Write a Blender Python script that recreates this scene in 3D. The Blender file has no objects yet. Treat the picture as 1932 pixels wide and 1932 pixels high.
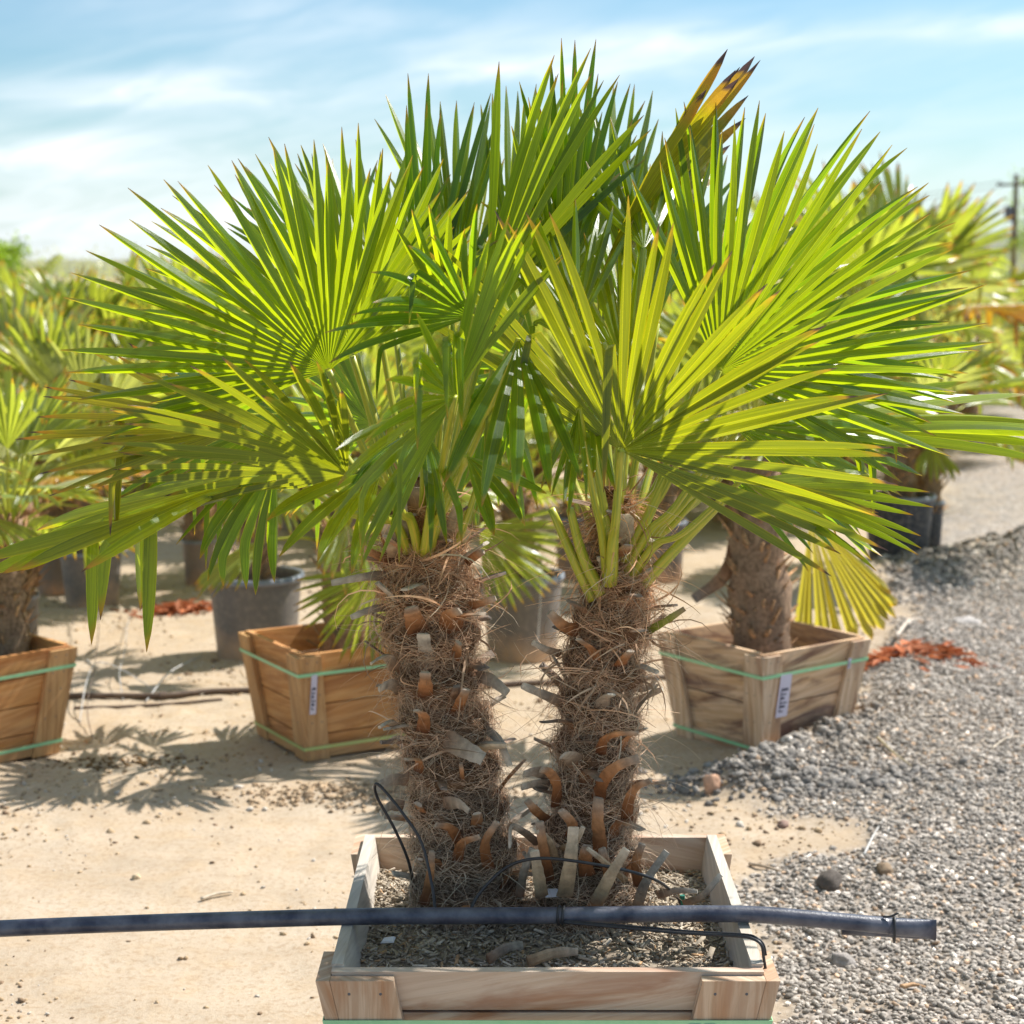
import bpy, math, random
import numpy as np
from math import radians as R_, sin, cos, tan, atan, atan2, pi, sqrt
from mathutils import Vector, Matrix, noise as mnoise

random.seed(7)
rng = np.random.default_rng(7)
scene = bpy.context.scene
COL = scene.collection

# ------------------------------------------------------------------ camera
CAM_H = 1.95
FPX = 3300.0            # focal length in units of a 1932-wide picture
PITCH = R_(7.7)
cam_d = bpy.data.cameras.new('camera')
cam = bpy.data.objects.new('camera', cam_d)
COL.objects.link(cam)
cam.location = (0, 0, CAM_H)
cam.rotation_euler = (pi / 2 - PITCH, 0, 0)
cam_d.sensor_width = 36
cam_d.lens = FPX / 1932 * 36
cam_d.clip_start = 0.05
cam_d.clip_end = 6000
cam_d.dof.use_dof = True
cam_d.dof.focus_distance = 3.85
cam_d.dof.aperture_fstop = 4.0
scene.camera = cam

# ------------------------------------------------------------------ world, sun, exposure
SUN_EL = R_(50)
SUN_AZ = R_(33)         # measured from +X (right) towards +Y (away)
world = bpy.data.worlds.new('World')
scene.world = world
world.use_nodes = True
wn = world.node_tree
wn.nodes.clear()
def wnode(t, **k):
    n = wn.nodes.new(t)
    for a, b in k.items():
        setattr(n, a, b)
    return n
sky = wnode('ShaderNodeTexSky', sky_type='NISHITA')
sky.sun_disc = False
sky.sun_elevation = SUN_EL
sky.sun_rotation = pi / 2 - SUN_AZ
sky.air_density = 1.0
sky.dust_density = 1.0
sky.ozone_density = 1.5
bg = wnode('ShaderNodeBackground')
bg.inputs['Strength'].default_value = 0.108
wo = wnode('ShaderNodeOutputWorld')
def wmath(op, a, b=None, c=None):
    n = wnode('ShaderNodeMath', operation=op)
    for i, x in enumerate((a, b, c)):
        if x is None: continue
        if isinstance(x, (int, float)): n.inputs[i].default_value = x
        else: wn.links.new(x, n.inputs[i])
    return n.outputs[0]
tcw = wnode('ShaderNodeTexCoord')
sep = wnode('ShaderNodeSeparateXYZ')
wn.links.new(tcw.outputs['Generated'], sep.inputs[0])
yy = wmath('MAXIMUM', sep.outputs['Y'], 0.05)
AZ = wmath('DIVIDE', sep.outputs['X'], yy)
EL = wmath('DIVIDE', sep.outputs['Z'], yy)
comb = wnode('ShaderNodeCombineXYZ')
wn.links.new(wmath('MULTIPLY', AZ, 9.0), comb.inputs[0])
wn.links.new(wmath('ADD', wmath('MULTIPLY', EL, 42.0), wmath('MULTIPLY', AZ, -7.0)), comb.inputs[1])
nz = wnode('ShaderNodeTexNoise')
nz.inputs['Scale'].default_value = 1.3
nz.inputs['Detail'].default_value = 7
nz.inputs['Roughness'].default_value = 0.55
nz.inputs['Distortion'].default_value = 0.5
wn.links.new(comb.outputs[0], nz.inputs['Vector'])
def blob(u, v, wu, wv, tilt, amp):
    a0, e0 = (u - 966) / FPX, (520 - v) / FPX
    da = wmath('SUBTRACT', AZ, a0)
    de = wmath('SUBTRACT', wmath('SUBTRACT', EL, e0), wmath('MULTIPLY', da, tilt))
    qa = wmath('POWER', wmath('ABSOLUTE', wmath('DIVIDE', da, wu / FPX)), 2.0)
    qe = wmath('POWER', wmath('ABSOLUTE', wmath('DIVIDE', de, wv / FPX)), 2.0)
    g = wmath('POWER', 2.718, wmath('MULTIPLY', wmath('ADD', qa, qe), -1.0))
    return wmath('MULTIPLY', g, amp)
blobs = [(330, 178, 300, 32, 0.02, .8), (90, 300, 330, 55, -0.02, .7), (60, 450, 400, 60, 0, .55),
         (990, 150, 150, 24, 0.0, .85), (1300, 92, 220, 30, 0.05, .85), (1860, 62, 220, 24, 0.06, .8),
         (1000, 260, 1300, 210, 0, .42), (640, 60, 600, 50, -.1, .3), (450, 420, 300, 50, 0, .35)]
tot = None
for b in blobs:
    g = blob(*b)
    tot = g if tot is None else wmath('ADD', tot, g)
nn = wmath('MULTIPLY_ADD', nz.outputs['Fac'], 2.3, -0.50)
cl = wnode('ShaderNodeClamp')
fill_veil = wnode('ShaderNodeMapRange')           # white cloud cover added overhead, out of view, for fill light
wn.links.new(sep.outputs['Z'], fill_veil.inputs[0]); fill_veil.inputs[1].default_value = .28; fill_veil.inputs[2].default_value = .62; fill_veil.inputs[3].default_value = 0.0; fill_veil.inputs[4].default_value = .26
hz_ = wnode('ShaderNodeMapRange')            # pale haze low on the sky
wn.links.new(EL, hz_.inputs[0]); hz_.inputs[1].default_value = .085; hz_.inputs[2].default_value = -.01; hz_.inputs[3].default_value = 0.0; hz_.inputs[4].default_value = .55
wn.links.new(wmath('ADD', wmath('MULTIPLY', tot, wmath('MAXIMUM', nn, 0.30)), wmath('ADD', fill_veil.outputs[0], hz_.outputs[0])), cl.inputs[0])
cl.inputs['Max'].default_value = 0.92
mixw = wnode('ShaderNodeMix', data_type='RGBA')
wn.links.new(cl.outputs[0], mixw.inputs['Factor'])
tint = wnode('ShaderNodeMix', data_type='RGBA', blend_type='MULTIPLY')
tint.inputs['Factor'].default_value = 1.0
wn.links.new(sky.outputs[0], tint.inputs['A'])
tint.inputs['B'].default_value = (0.62, 0.82, 0.88, 1)
wn.links.new(tint.outputs['Result'], mixw.inputs['A'])
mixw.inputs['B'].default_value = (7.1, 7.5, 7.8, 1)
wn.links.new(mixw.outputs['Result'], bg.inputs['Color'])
wn.links.new(bg.outputs[0], wo.inputs['Surface'])

sun_d = bpy.data.lights.new('sun', 'SUN')
sun_d.energy = 5.0
sun_d.angle = R_(0.53)
sun_d.color = (1.0, 0.96, 0.90)
sun = bpy.data.objects.new('sun', sun_d)
COL.objects.link(sun)
sdir = Vector((cos(SUN_AZ) * cos(SUN_EL), sin(SUN_AZ) * cos(SUN_EL), sin(SUN_EL)))
sun.rotation_euler = sdir.to_track_quat('Z', 'Y').to_euler()
sun.location = sdir * 30

scene.view_settings.view_transform = 'Standard'
scene.view_settings.look = 'None'
scene.view_settings.gamma = 1
scene.view_settings.exposure = 0.57
scene.cycles.max_bounces = 7
scene.cycles.diffuse_bounces = 4
scene.cycles.transmission_bounces = 5
scene.cycles.glossy_bounces = 3
scene.cycles.caustics_reflective = False
scene.cycles.caustics_refractive = False
scene.cycles.use_denoising = True
scene.cycles.sample_clamp_indirect = 8

# ------------------------------------------------------------------ pixel helpers (camera model of the photograph)
CUP = Vector((0, sin(PITCH), cos(PITCH)))
CRT = Vector((1, 0, 0))
CFW = Vector((0, cos(PITCH), -sin(PITCH)))
def ray(u, v):
    return CFW + CRT * ((u - 966) / FPX) + CUP * ((966 - v) / FPX)
def P(u, v, Y):
    d = ray(u, v)
    return Vector((0, 0, CAM_H)) + d * (Y / d.y)
def G(u, v, z=0.0):
    d = ray(u, v)
    return Vector((0, 0, CAM_H)) + d * ((z - CAM_H) / d.z)

# ------------------------------------------------------------------ materials
def mat(name):
    m = bpy.data.materials.new(name)
    m.use_nodes = True
    nt = m.node_tree
    nt.nodes.clear()
    return m, nt
class NT:
    def __init__(s, nt): s.nt = nt
    def n(s, t, inp=None, **k):
        x = s.nt.nodes.new(t)
        for a, b in k.items(): setattr(x, a, b)
        for a, b in (inp or {}).items():
            if hasattr(b, 'is_output'): s.nt.links.new(b, x.inputs[a])
            else: x.inputs[a].default_value = b
        return x
    def m(s, op, a, b=0.0, c=0.0):
        return s.n('ShaderNodeMath', {0: a, 1: b, 2: c}, operation=op).outputs[0]
    def ramp(s, fac, stops, interp='LINEAR'):
        r = s.n('ShaderNodeValToRGB', {0: fac})
        cr = r.color_ramp
        cr.interpolation = interp
        while len(cr.elements) < len(stops): cr.elements.new(0.5)
        for e, (p, c) in zip(cr.elements, stops):
            e.position = p
            e.color = (*c, 1) if len(c) == 3 else c
        return r.outputs[0]
    def mix(s, f, a, b, bt='MIX'):
        x = s.n('ShaderNodeMix', data_type='RGBA', blend_type=bt)
        for i, val in (('Factor', f), ('A', a), ('B', b)):
            if hasattr(val, 'is_output'): s.nt.links.new(val, x.inputs[i])
            elif i == 'Factor': x.inputs[i].default_value = val
            else: x.inputs[i].default_value = (*val, 1)
        return x.outputs['Result']
    def noise(s, vec, scale, detail=4, rough=.55, dist=0.0, out='Fac'):
        return s.n('ShaderNodeTexNoise', {'Vector': vec, 'Scale': scale, 'Detail': detail, 'Roughness': rough, 'Distortion': dist}).outputs[out]
    def bump(s, h, strength=.4, dist=.01):
        return s.n('ShaderNodeBump', {'Height': h, 'Strength': strength, 'Distance': dist}).outputs[0]
    def out(s, sh):
        s.n('ShaderNodeOutputMaterial', {'Surface': sh})

def leaf_mat(name, refl, trans, tipy=.88, tipb=.965, spots=0.0, tf=.55, tipcol=(.75, .42, .03), dead=(.10, .065, .06)):
    m, nt = mat(name)
    q = NT(nt)
    uv = q.n('ShaderNodeUVMap').outputs[0]
    sp = q.n('ShaderNodeSeparateXYZ', {0: uv})
    s_, v_ = sp.outputs[0], sp.outputs[1]
    fid = q.m('FLOOR', v_)
    wn_ = q.n('ShaderNodeTexWhiteNoise', {'W': fid}, noise_dimensions='1D').outputs['Value']
    # fine veins along the blade
    vv = q.n('ShaderNodeCombineXYZ', {0: q.m('MULTIPLY', s_, 2.0), 1: q.m('MULTIPLY', v_, 14.0), 2: 0.0}).outputs[0]
    vein = q.noise(vv, 1.0, 3, .6)
    vv2 = q.n('ShaderNodeCombineXYZ', {0: q.m('MULTIPLY', s_, 5.0), 1: q.m('MULTIPLY', v_, .7), 2: 3.0}).outputs[0]
    blot = q.noise(vv2, 1.0, 4, .6)
    fr = q.m('FRACT', v_)
    ctr = q.m('ABSOLUTE', q.m('SUBTRACT', fr, .5))       # 0 at the midrib
    rib = q.m('LESS_THAN', ctr, .035)
    edge = q.m('GREATER_THAN', ctr, .455)
    k1 = q.ramp(vein, [(.3, (.62, .66, .8)), (.7, (1.25, 1.2, 1.1))])
    k2 = q.n('ShaderNodeMapRange', {0: wn_, 3: .8, 4: 1.2}).outputs[0]
    def tone(c):
        a = q.mix(1.0, c, k1, 'MULTIPLY')
        a = q.mix(1.0, a, q.n('ShaderNodeCombineXYZ', {0: k2, 1: k2, 2: k2}).outputs[0], 'MULTIPLY')
        a = q.mix(q.m('MULTIPLY', rib, .55), a, (min(1, c[0] * 2.4), min(1, c[1] * 1.8), c[2] * 2))
        a = q.mix(q.m('MULTIPLY', edge, .5), a, (min(1, c[0] * 2.6), min(1, c[1] * 1.5), c[2]))
        return a
    shift = q.m('MULTIPLY', q.m('SUBTRACT', q.m('ADD', q.m('MULTIPLY', wn_, .5), q.m('MULTIPLY', blot, .9)), .7), .07)
    t = q.m('ADD', s_, q.m('ADD', shift, q.m('MULTIPLY', ctr, .05)))
    fy = q.n('ShaderNodeMapRange', {0: t, 1: tipy - .05, 2: tipy + .025}).outputs[0]
    fb = q.n('ShaderNodeMapRange', {0: t, 1: tipb - .012, 2: tipb + .012}).outputs[0]
    rc, tc = tone(refl), tone(trans)
    rc = q.mix(q.m('MULTIPLY', fy, .7), rc, (tipcol[0] * .5, tipcol[1] * .5, tipcol[2]))
    tc = q.mix(fy, tc, tipcol)
    rc = q.mix(fb, rc, dead)
    tc = q.mix(fb, tc, (dead[0] * 1.2, dead[1], dead[2]))
    if spots:
        f2 = q.m('MULTIPLY', q.m('GREATER_THAN', blot, .64), spots)
        rc = q.mix(f2, rc, (.35, .25, .08))
        tc = q.mix(f2, tc, (.6, .38, .05))
    h = q.m('ADD', vein, 0)
    bp = q.bump(h, .25, .002)
    pr = q.n('ShaderNodeBsdfPrincipled', {'Base Color': rc, 'Roughness': .30, 'Normal': bp, 'Specular IOR Level': .7})
    tr = q.n('ShaderNodeBsdfTranslucent', {'Color': tc})
    mx = q.n('ShaderNodeMixShader', {0: tf, 1: pr.outputs[0], 2: tr.outputs[0]})
    q.out(mx.outputs[0])
    return m

M = {}
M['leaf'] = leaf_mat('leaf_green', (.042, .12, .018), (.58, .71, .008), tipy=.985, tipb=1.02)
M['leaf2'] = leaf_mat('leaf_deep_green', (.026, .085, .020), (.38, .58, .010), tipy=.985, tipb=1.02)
M['leafb'] = leaf_mat('leaf_tip_burnt', (.085, .12, .025), (.47, .51, .010), tipy=.955, tipb=.985)
M['leafy'] = leaf_mat('leaf_yellowing', (.17, .20, .02), (.60, .55, .012), tipy=.93, tipb=.985, spots=.2)
M['leafburn'] = leaf_mat('leaf_blackened_tips', (.16, .18, .02), (.66, .56, .012), tipy=.86, tipb=.955, spots=.2)
M['leafbg'] = leaf_mat('leaf_background', (.15, .22, .055), (.56, .62, .05), tipy=.93, tipb=.99, spots=.12)
M['leafbg2'] = leaf_mat('leaf_background_pale', (.27, .31, .13), (.62, .64, .12), tipy=.93, tipb=.98, spots=.15)
M['leafbgy'] = leaf_mat('leaf_background_old', (.34, .24, .05), (.78, .50, .03), tipy=.70, tipb=.92, spots=.4)

M['gold'] = leaf_mat('leaf_golden', (.30, .28, .05), (.66, .56, .05), tipy=1.0, tipb=1.1, spots=.2)
def simple(name, col, rough=.6, spec=.4, nscale=None, ncol=None, nstr=.5, bump=0, bscale=60):
    m, nt = mat(name)
    q = NT(nt)
    tc = q.n('ShaderNodeTexCoord').outputs['Object']
    c = col
    args = {'Roughness': rough, 'Specular IOR Level': spec}
    if nscale:
        f = q.ramp(q.noise(tc, nscale, 6, .6), [(.35, (0, 0, 0)), (.65, (1, 1, 1))])
        c = q.mix(q.m('MULTIPLY', f, nstr), col, ncol)
        args['Base Color'] = c
    else:
        args['Base Color'] = (*col, 1)
    if bump:
        args['Normal'] = q.bump(q.noise(tc, bscale, 5, .6), bump, .01)
    q.out(q.n('ShaderNodeBsdfPrincipled', args).outputs[0])
    return m

def petiole_mat():
    m, nt = mat('petiole_green')
    q = NT(nt)
    uv = q.n('ShaderNodeUVMap').outputs[0]
    sp = q.n('ShaderNodeSeparateXYZ', {0: uv})
    nv = q.n('ShaderNodeCombineXYZ', {0: q.m('MULTIPLY', sp.outputs[0], 4), 1: q.m('MULTIPLY', sp.outputs[1], 8), 2: 0.0}).outputs[0]
    nz_ = q.noise(nv, 1.5, 4)
    c = q.ramp(nz_, [(.3, (.20, .28, .03)), (.5, (.42, .44, .04)), (.7, (.64, .50, .06))])
    q.out(q.n('ShaderNodeBsdfPrincipled', {'Base Color': c, 'Roughness': .4, 'Subsurface Weight': .15, 'Subsurface Radius': (.02, .02, .005)}).outputs[0])
    return m
M['petiole'] = petiole_mat()

def attr_mat(name, rough=.8, spec=.2, trans=0.0, bump=0, bscale=80, mul=None):
    m, nt = mat(name)
    q = NT(nt)
    a = q.n('ShaderNodeAttribute', attribute_name='col').outputs['Color']
    args = {'Roughness': rough, 'Specular IOR Level': spec}
    if mul:
        tc = q.n('ShaderNodeTexCoord').outputs['Object']
        f = q.ramp(q.noise(tc, mul[0], 6, .65), [(.3, (mul[1],) * 3), (.7, (mul[2],) * 3)])
        a = q.mix(1.0, a, f, 'MULTIPLY')
    args['Base Color'] = a
    if bump:
        tc = q.n('ShaderNodeTexCoord').outputs['Object']
        args['Normal'] = q.bump(q.noise(tc, bscale, 5, .65), bump, .01)
    pr = q.n('ShaderNodeBsdfPrincipled', args)
    sh = pr.outputs[0]
    if trans:
        sh = q.n('ShaderNodeMixShader', {0: trans, 1: sh, 2: q.n('ShaderNodeBsdfTranslucent', {'Color': a}).outputs[0]}).outputs[0]
    q.out(sh)
    return m
M['fibre'] = attr_mat('palm_fibre', .7, .25, .25)
M['bark'] = attr_mat('palm_bark', .9, .1, 0, .9, 140, (60, .45, 1.3))
M['stub'] = attr_mat('leaf_stub_wood', .65, .25, 0, .3, 90, (45, .65, 1.3))
M['rock'] = attr_mat('gravel_rock', .85, .2, 0, .5, 220, (150, .7, 1.25))
M['chip'] = attr_mat('wood_chip', .85, .15, 0, 0, 90, (120, .7, 1.2))

def wood_mat(name, light, dark, stain, stain_amt, grey=0.0, scale=1.0):
    m, nt = mat(name)
    q = NT(nt)
    uv = q.n('ShaderNodeUVMap').outputs[0]
    sp = q.n('ShaderNodeSeparateXYZ', {0: uv})
    def co(a, b, z=0.0):
        return q.n('ShaderNodeCombineXYZ', {0: q.m('MULTIPLY', sp.outputs[0], a), 1: q.m('MULTIPLY', sp.outputs[1], b), 2: z}).outputs[0]
    warp = q.noise(co(1.5, 6), 1.0, 3, .5)
    grain_v = q.n('ShaderNodeCombineXYZ', {0: q.m('MULTIPLY', sp.outputs[0], 2.2), 1: q.m('ADD', q.m('MULTIPLY', sp.outputs[1], 60), q.m('MULTIPLY', warp, 7.0)), 2: 0.0}).outputs[0]
    g1 = q.noise(grain_v, 1.0, 3, .6)
    g2 = q.noise(co(9, 420), 1.0, 2, .6)
    st = q.noise(co(2.2 * scale, 13 * scale, 5.0), 1.0, 5, .62, .6)
    gw = q.noise(co(3, 9, 11.0), 1.0, 5, .6)
    c = q.mix(q.ramp(g1, [(.42, (0, 0, 0)), (.56, (1, 1, 1))]), light, dark)
    c = q.mix(q.m('MULTIPLY', q.ramp(st, [(.47, (0, 0, 0)), (.62, (1, 1, 1))]), stain_amt), c, stain)
    c = q.mix(q.m('MULTIPLY', q.ramp(g2, [(.55, (0, 0, 0)), (.75, (1, 1, 1))]), .35), c, (dark[0] * .5, dark[1] * .45, dark[2] * .4))
    if grey:
        c = q.mix(q.m('MULTIPLY', q.ramp(gw, [(.3, (0, 0, 0)), (.6, (1, 1, 1))]), grey), c, (.52, .485, .44))
    b = q.bump(q.m('ADD', g1, q.m('MULTIPLY', g2, .6)), .35, .003)
    q.out(q.n('ShaderNodeBsdfPrincipled', {'Base Color': c, 'Roughness': .72, 'Specular IOR Level': .25, 'Normal': b}).outputs[0])
    return m
M['wood_front'] = wood_mat('weathered_board', (.66, .51, .39), (.58, .42, .30), (.36, .14, .05), .85, .25)
M['wood_rim'] = wood_mat('grey_weathered_board', (.66, .58, .48), (.50, .43, .35), (.32, .22, .14), .4, .6)
M['wood_cleat'] = wood_mat('weathered_cleat', (.64, .47, .33), (.50, .33, .21), (.40, .17, .06), .6, .2)
M['wood_orange'] = wood_mat('orange_board', (.74, .38, .14), (.62, .27, .08), (.36, .12, .03), .7, .1)
M['wood_orange_cleat'] = wood_mat('orange_cleat', (.64, .37, .16), (.50, .26, .10), (.33, .14, .04), .4, .1)
M['wood_brown'] = wood_mat('stained_brown_board', (.78, .53, .33), (.62, .38, .20), (.15, .055, .03), .95, .2)
M['wood_brown_cleat'] = wood_mat('stained_brown_cleat', (.74, .55, .38), (.56, .36, .21), (.28, .12, .05), .7, .2)
M['strap'] = simple('green_strap', (.30, .66, .36), .4, .5, 30, (.46, .76, .48), .5)
M['strap_y'] = simple('yellow_green_strap', (.50, .55, .18), .4, .5, 30, (.42, .62, .3), .5)
M['tag'] = simple('label_tag', (.62, .58, .72), .5, .4, 8, (.72, .70, .80), .5)
M['ink'] = simple('dark_ink', (.06, .06, .10), .6)
M['pipe'] = simple('black_poly_pipe', (.026, .030, .058), .36, .6, 14, (.16, .165, .20), .85, .15, 160)
M['tube'] = simple('black_drip_tube', (.02, .02, .025), .45, .5, 40, (.06, .055, .055), .5)
M['stake'] = simple('green_stake', (.02, .16, .11), .5)
M['hose'] = simple('dusty_hose', (.10, .07, .055), .7, .3, 20, (.22, .16, .12), .7)
M['clear'] = simple('pale_spaghetti_tube', (.50, .49, .48), .5)
M['soil'] = simple('potting_soil', (.10, .07, .045), .95, .1, 60, (.42, .32, .22), .8, .9, 150)
M['metal_dark'] = simple('pole_fittings', (.12, .12, .13), .5)
M['pole'] = simple('pole_wood', (.12, .085, .06), .9)
M['wire'] = simple('cable', (.03, .03, .03), .6)
M['hill'] = simple('dry_hill', (.30, .29, .22), 1, 0, .02, (.14, .18, .10), .6)
M['white'] = simple('white_scrap', (.8, .8, .85), .6)
M['red'] = simple('red_label', (.7, .06, .04), .5)

def pot_mat(name, top, low, h):
    m, nt = mat(name)
    q = NT(nt)
    tc = q.n('ShaderNodeTexCoord').outputs['Object']
    sp = q.n('ShaderNodeSeparateXYZ', {0: tc})
    nz_ = q.noise(tc, 6, 5, .6)
    f = q.n('ShaderNodeMapRange', {0: q.m('ADD', sp.outputs[2], q.m('MULTIPLY', q.m('SUBTRACT', nz_, .5), .30)), 1: h * .38, 2: h * -.05}).outputs[0]
    c = q.mix(f, top, low)
    c = q.mix(q.m('MULTIPLY', q.ramp(q.noise(tc, 40, 4), [(.45, (0, 0, 0)), (.7, (1, 1, 1))]), .35), c, (.36, .30, .25))
    q.out(q.n('ShaderNodeBsdfPrincipled', {'Base Color': c, 'Roughness': .5, 'Specular IOR Level': .45}).outputs[0])
    return m
M['pot'] = pot_mat('dusty_grey_pot', (.15, .135, .125), (.56, .36, .22), .36)
M['pot_dark'] = pot_mat('dark_plastic_pot', (.030, .034, .045), (.10, .08, .07), .36)
M['pot_brown'] = pot_mat('dusty_brown_pot', (.24, .18, .145), (.62, .32, .17), .36)
M['rim'] = simple('pot_rim_grey', (.17, .19, .24), .4, .5, 30, (.32, .33, .36), .6)

# ------------------------------------------------------------------ object helpers
def tag(o, label=None, cat=None, group=None, kind=None):
    if label: o['label'] = label
    if cat: o['category'] = cat
    if group: o['group'] = group
    if kind: o['kind'] = kind
    return o
def empty(name, loc=(0, 0, 0), rz=0.0, parent=None):
    o = bpy.data.objects.new(name, None)
    COL.objects.link(o)
    o.location = loc
    o.rotation_euler = (0, 0, rz)
    o.empty_display_size = .1
    o.parent = parent
    return o
def link_mesh(name, V, F, m, parent=None, uv=None, col=None, smooth=False, matidx=None):
    """V (n,3) F list of tuples or (m,k) array.  uv per loop (list), col per vertex (n,3)."""
    me = bpy.data.meshes.new(name)
    V = np.asarray(V, dtype=np.float32).reshape(-1, 3)
    if isinstance(F, np.ndarray):
        k = F.shape[1]
        me.vertices.add(len(V)); me.vertices.foreach_set('co', V.ravel())
        me.loops.add(F.size); me.loops.foreach_set('vertex_index', F.astype(np.int32).ravel())
        me.polygons.add(len(F)); me.polygons.foreach_set('loop_start', np.arange(0, F.size, k, dtype=np.int32))
        me.update(calc_edges=True)
    else:
        me.from_pydata([tuple(map(float, v)) for v in V], [], F)
    if uv is not None:
        ul = me.uv_layers.new(name='UVMap')
        ul.data.foreach_set('uv', np.asarray(uv, dtype=np.float32).ravel())
    if col is not None:
        ca = me.color_attributes.new('col', 'FLOAT_COLOR', 'POINT')
        c4 = np.ones((len(V), 4), dtype=np.float32)
        c4[:, :3] = col
        ca.data.foreach_set('color', c4.ravel())
    ms = m if isinstance(m, (list, tuple)) else [m]
    for x in ms: me.materials.append(x)
    if matidx is not None: me.polygons.foreach_set('material_index', np.asarray(matidx, dtype=np.int32))
    if smooth: me.polygons.foreach_set('use_smooth', np.ones(len(me.polygons), dtype=bool))
    me.update()
    o = bpy.data.objects.new(name, me)
    COL.objects.link(o)
    o.parent = parent
    return o
class MB:
    """collects pieces of one mesh"""
    def __init__(s): s.V = []; s.F = []; s.UV = []; s.C = []; s.n = 0; s.MI = []
    def add(s, V, F, UV=None, col=None, mi=0):
        V = [tuple(v) for v in V]
        s.V += V
        for i, f in enumerate(F):
            s.F.append(tuple(j + s.n for j in f))
            s.MI.append(mi)
        if UV is None: UV = [(0, 0)] * sum(len(f) for f in F)
        s.UV += list(UV)
        c = col if col is not None else (1, 1, 1)
        if len(V) and hasattr(c[0], '__len__'): s.C += list(c)
        else: s.C += [c] * len(V)
        s.n += len(V)
    def build(s, name, m, parent=None, smooth=False, col=False):
        return link_mesh(name, s.V, s.F, m, parent, s.UV, s.C if col else None, smooth, s.MI)
    def hexa(s, p, uvo=None, mi=0, col=None, bev=0.0):
        """8 points: bottom loop 0-3, top loop 4-7.  axis 0->1 is the long axis (u)."""
        p = [Vector(x) for x in p]
        F = [(0, 3, 2, 1), (4, 5, 6, 7), (0, 1, 5, 4), (2, 3, 7, 6), (1, 2, 6, 5), (3, 0, 4, 7)]
        o = uvo or (random.uniform(0, 50), random.uniform(0, 50))
        L = (p[1] - p[0]).normalized()
        Wd = (p[4] - p[0]).normalized()
        D = L.cross(Wd)
        uv = []
        for f in F:
            for i in f:
                q = p[i] - p[0]
                uv.append((o[0] + q.dot(L), o[1] + q.dot(Wd) + q.dot(D)))
        s.add(p, F, uv, col, mi)
    def tube(s, pts, rad, seg=8, col=None, caps=True, mi=0, flat=1.0, vscale=1.0):
        pts = [Vector(p) for p in pts]
        n = len(pts)
        if not hasattr(rad, '__len__'): rad = [rad] * n
        V = []; up = None; L = 0; us = []
        for i, p in enumerate(pts):
            t = (pts[min(i + 1, n - 1)] - pts[max(i - 1, 0)]).normalized()
            if up is None:
                up = t.orthogonal().normalized()
            up = (up - t * up.dot(t)).normalized()
            side = t.cross(up)
            if i: L += (p - pts[i - 1]).length
            us.append(L)
            for k in range(seg):
                a = 2 * pi * k / seg
                V.append(p + (up * cos(a) + side * sin(a) * flat) * rad[i])
        F = []; UV = []
        for i in range(n - 1):
            for k in range(seg):
                k2 = (k + 1) % seg
                F.append((i * seg + k, i * seg + k2, (i + 1) * seg + k2, (i + 1) * seg + k))
                UV += [(us[i], k / seg * vscale), (us[i], (k + 1) / seg * vscale), (us[i + 1], (k + 1) / seg * vscale), (us[i + 1], k / seg * vscale)]
        if caps:
            F.append(tuple(range(seg - 1, -1, -1))); UV += [(0, 0)] * seg
            F.append(tuple((n - 1) * seg + k for k in range(seg))); UV += [(0, 0)] * seg
        if col is not None and hasattr(col[0], '__len__'):
            col = [c for c in col for _ in range(seg)]
        s.add(V, F, UV, col, mi)
    def lathe(s, prof, seg=32, center=(0, 0, 0), mi=0, wob=0.0):
        c = Vector(center); V = []; F = []; UV = []
        for (r, z) in prof:
            for k in range(seg):
                a = 2 * pi * k / seg
                rr = r * (1 + wob * sin(2 * a + 1))
                V.append((c.x + rr * cos(a), c.y + rr * sin(a), c.z + z))
        for i in range(len(prof) - 1):
            for k in range(seg):
                k2 = (k + 1) % seg
                F.append((i * seg + k, i * seg + k2, (i + 1) * seg + k2, (i + 1) * seg + k))
                UV += [(k / seg, i), (k / seg, i), (k / seg, i + 1), (k / seg, i + 1)]
        s.add(V, F, UV, None, mi)
def catmull(pts, n=8):
    pts = [Vector(p) for p in pts]
    out = []
    P_ = [pts[0] * 2 - pts[1]] + pts + [pts[-1] * 2 - pts[-2]]
    for i in range(1, len(P_) - 2):
        a, b, c, d = P_[i - 1], P_[i], P_[i + 1], P_[i + 2]
        for k in range(n):
            t = k / n
            out.append(.5 * ((2 * b) + (c - a) * t + (2 * a - 5 * b + 4 * c - d) * t * t + (-a + 3 * b - 3 * c + d) * t ** 3))
    out.append(pts[-1])
    return out

# value noise on arrays
def vnoise(x, y, seed=0):
    r = np.random.default_rng(seed).random((256, 256))
    xi = np.floor(x).astype(int); yi = np.floor(y).astype(int)
    fx = x - xi; fy = y - yi
    fx = fx * fx * (3 - 2 * fx); fy = fy * fy * (3 - 2 * fy)
    a = r[xi % 256, yi % 256]; b = r[(xi + 1) % 256, yi % 256]
    c = r[xi % 256, (yi + 1) % 256]; d = r[(xi + 1) % 256, (yi + 1) % 256]
    return (a * (1 - fx) + b * fx) * (1 - fy) + (c * (1 - fx) + d * fx) * fy
def fbm(x, y, oct=4, seed=0):
    s = 0; a = .5; t = 0
    for o in range(oct):
        s = s + a * vnoise(x * 2 ** o, y * 2 ** o, seed + o); t += a; a *= .5
    return s / t

# ------------------------------------------------------------------ ground
def seg_dist(x, y, a, b):
    ax, ay = a; bx, by = b
    t = np.clip(((x - ax) * (bx - ax) + (y - ay) * (by - ay)) / ((bx - ax) ** 2 + (by - ay) ** 2), 0, 1)
    return np.hypot(x - (ax + t * (bx - ax)), y - (ay + t * (by - ay)))
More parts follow.
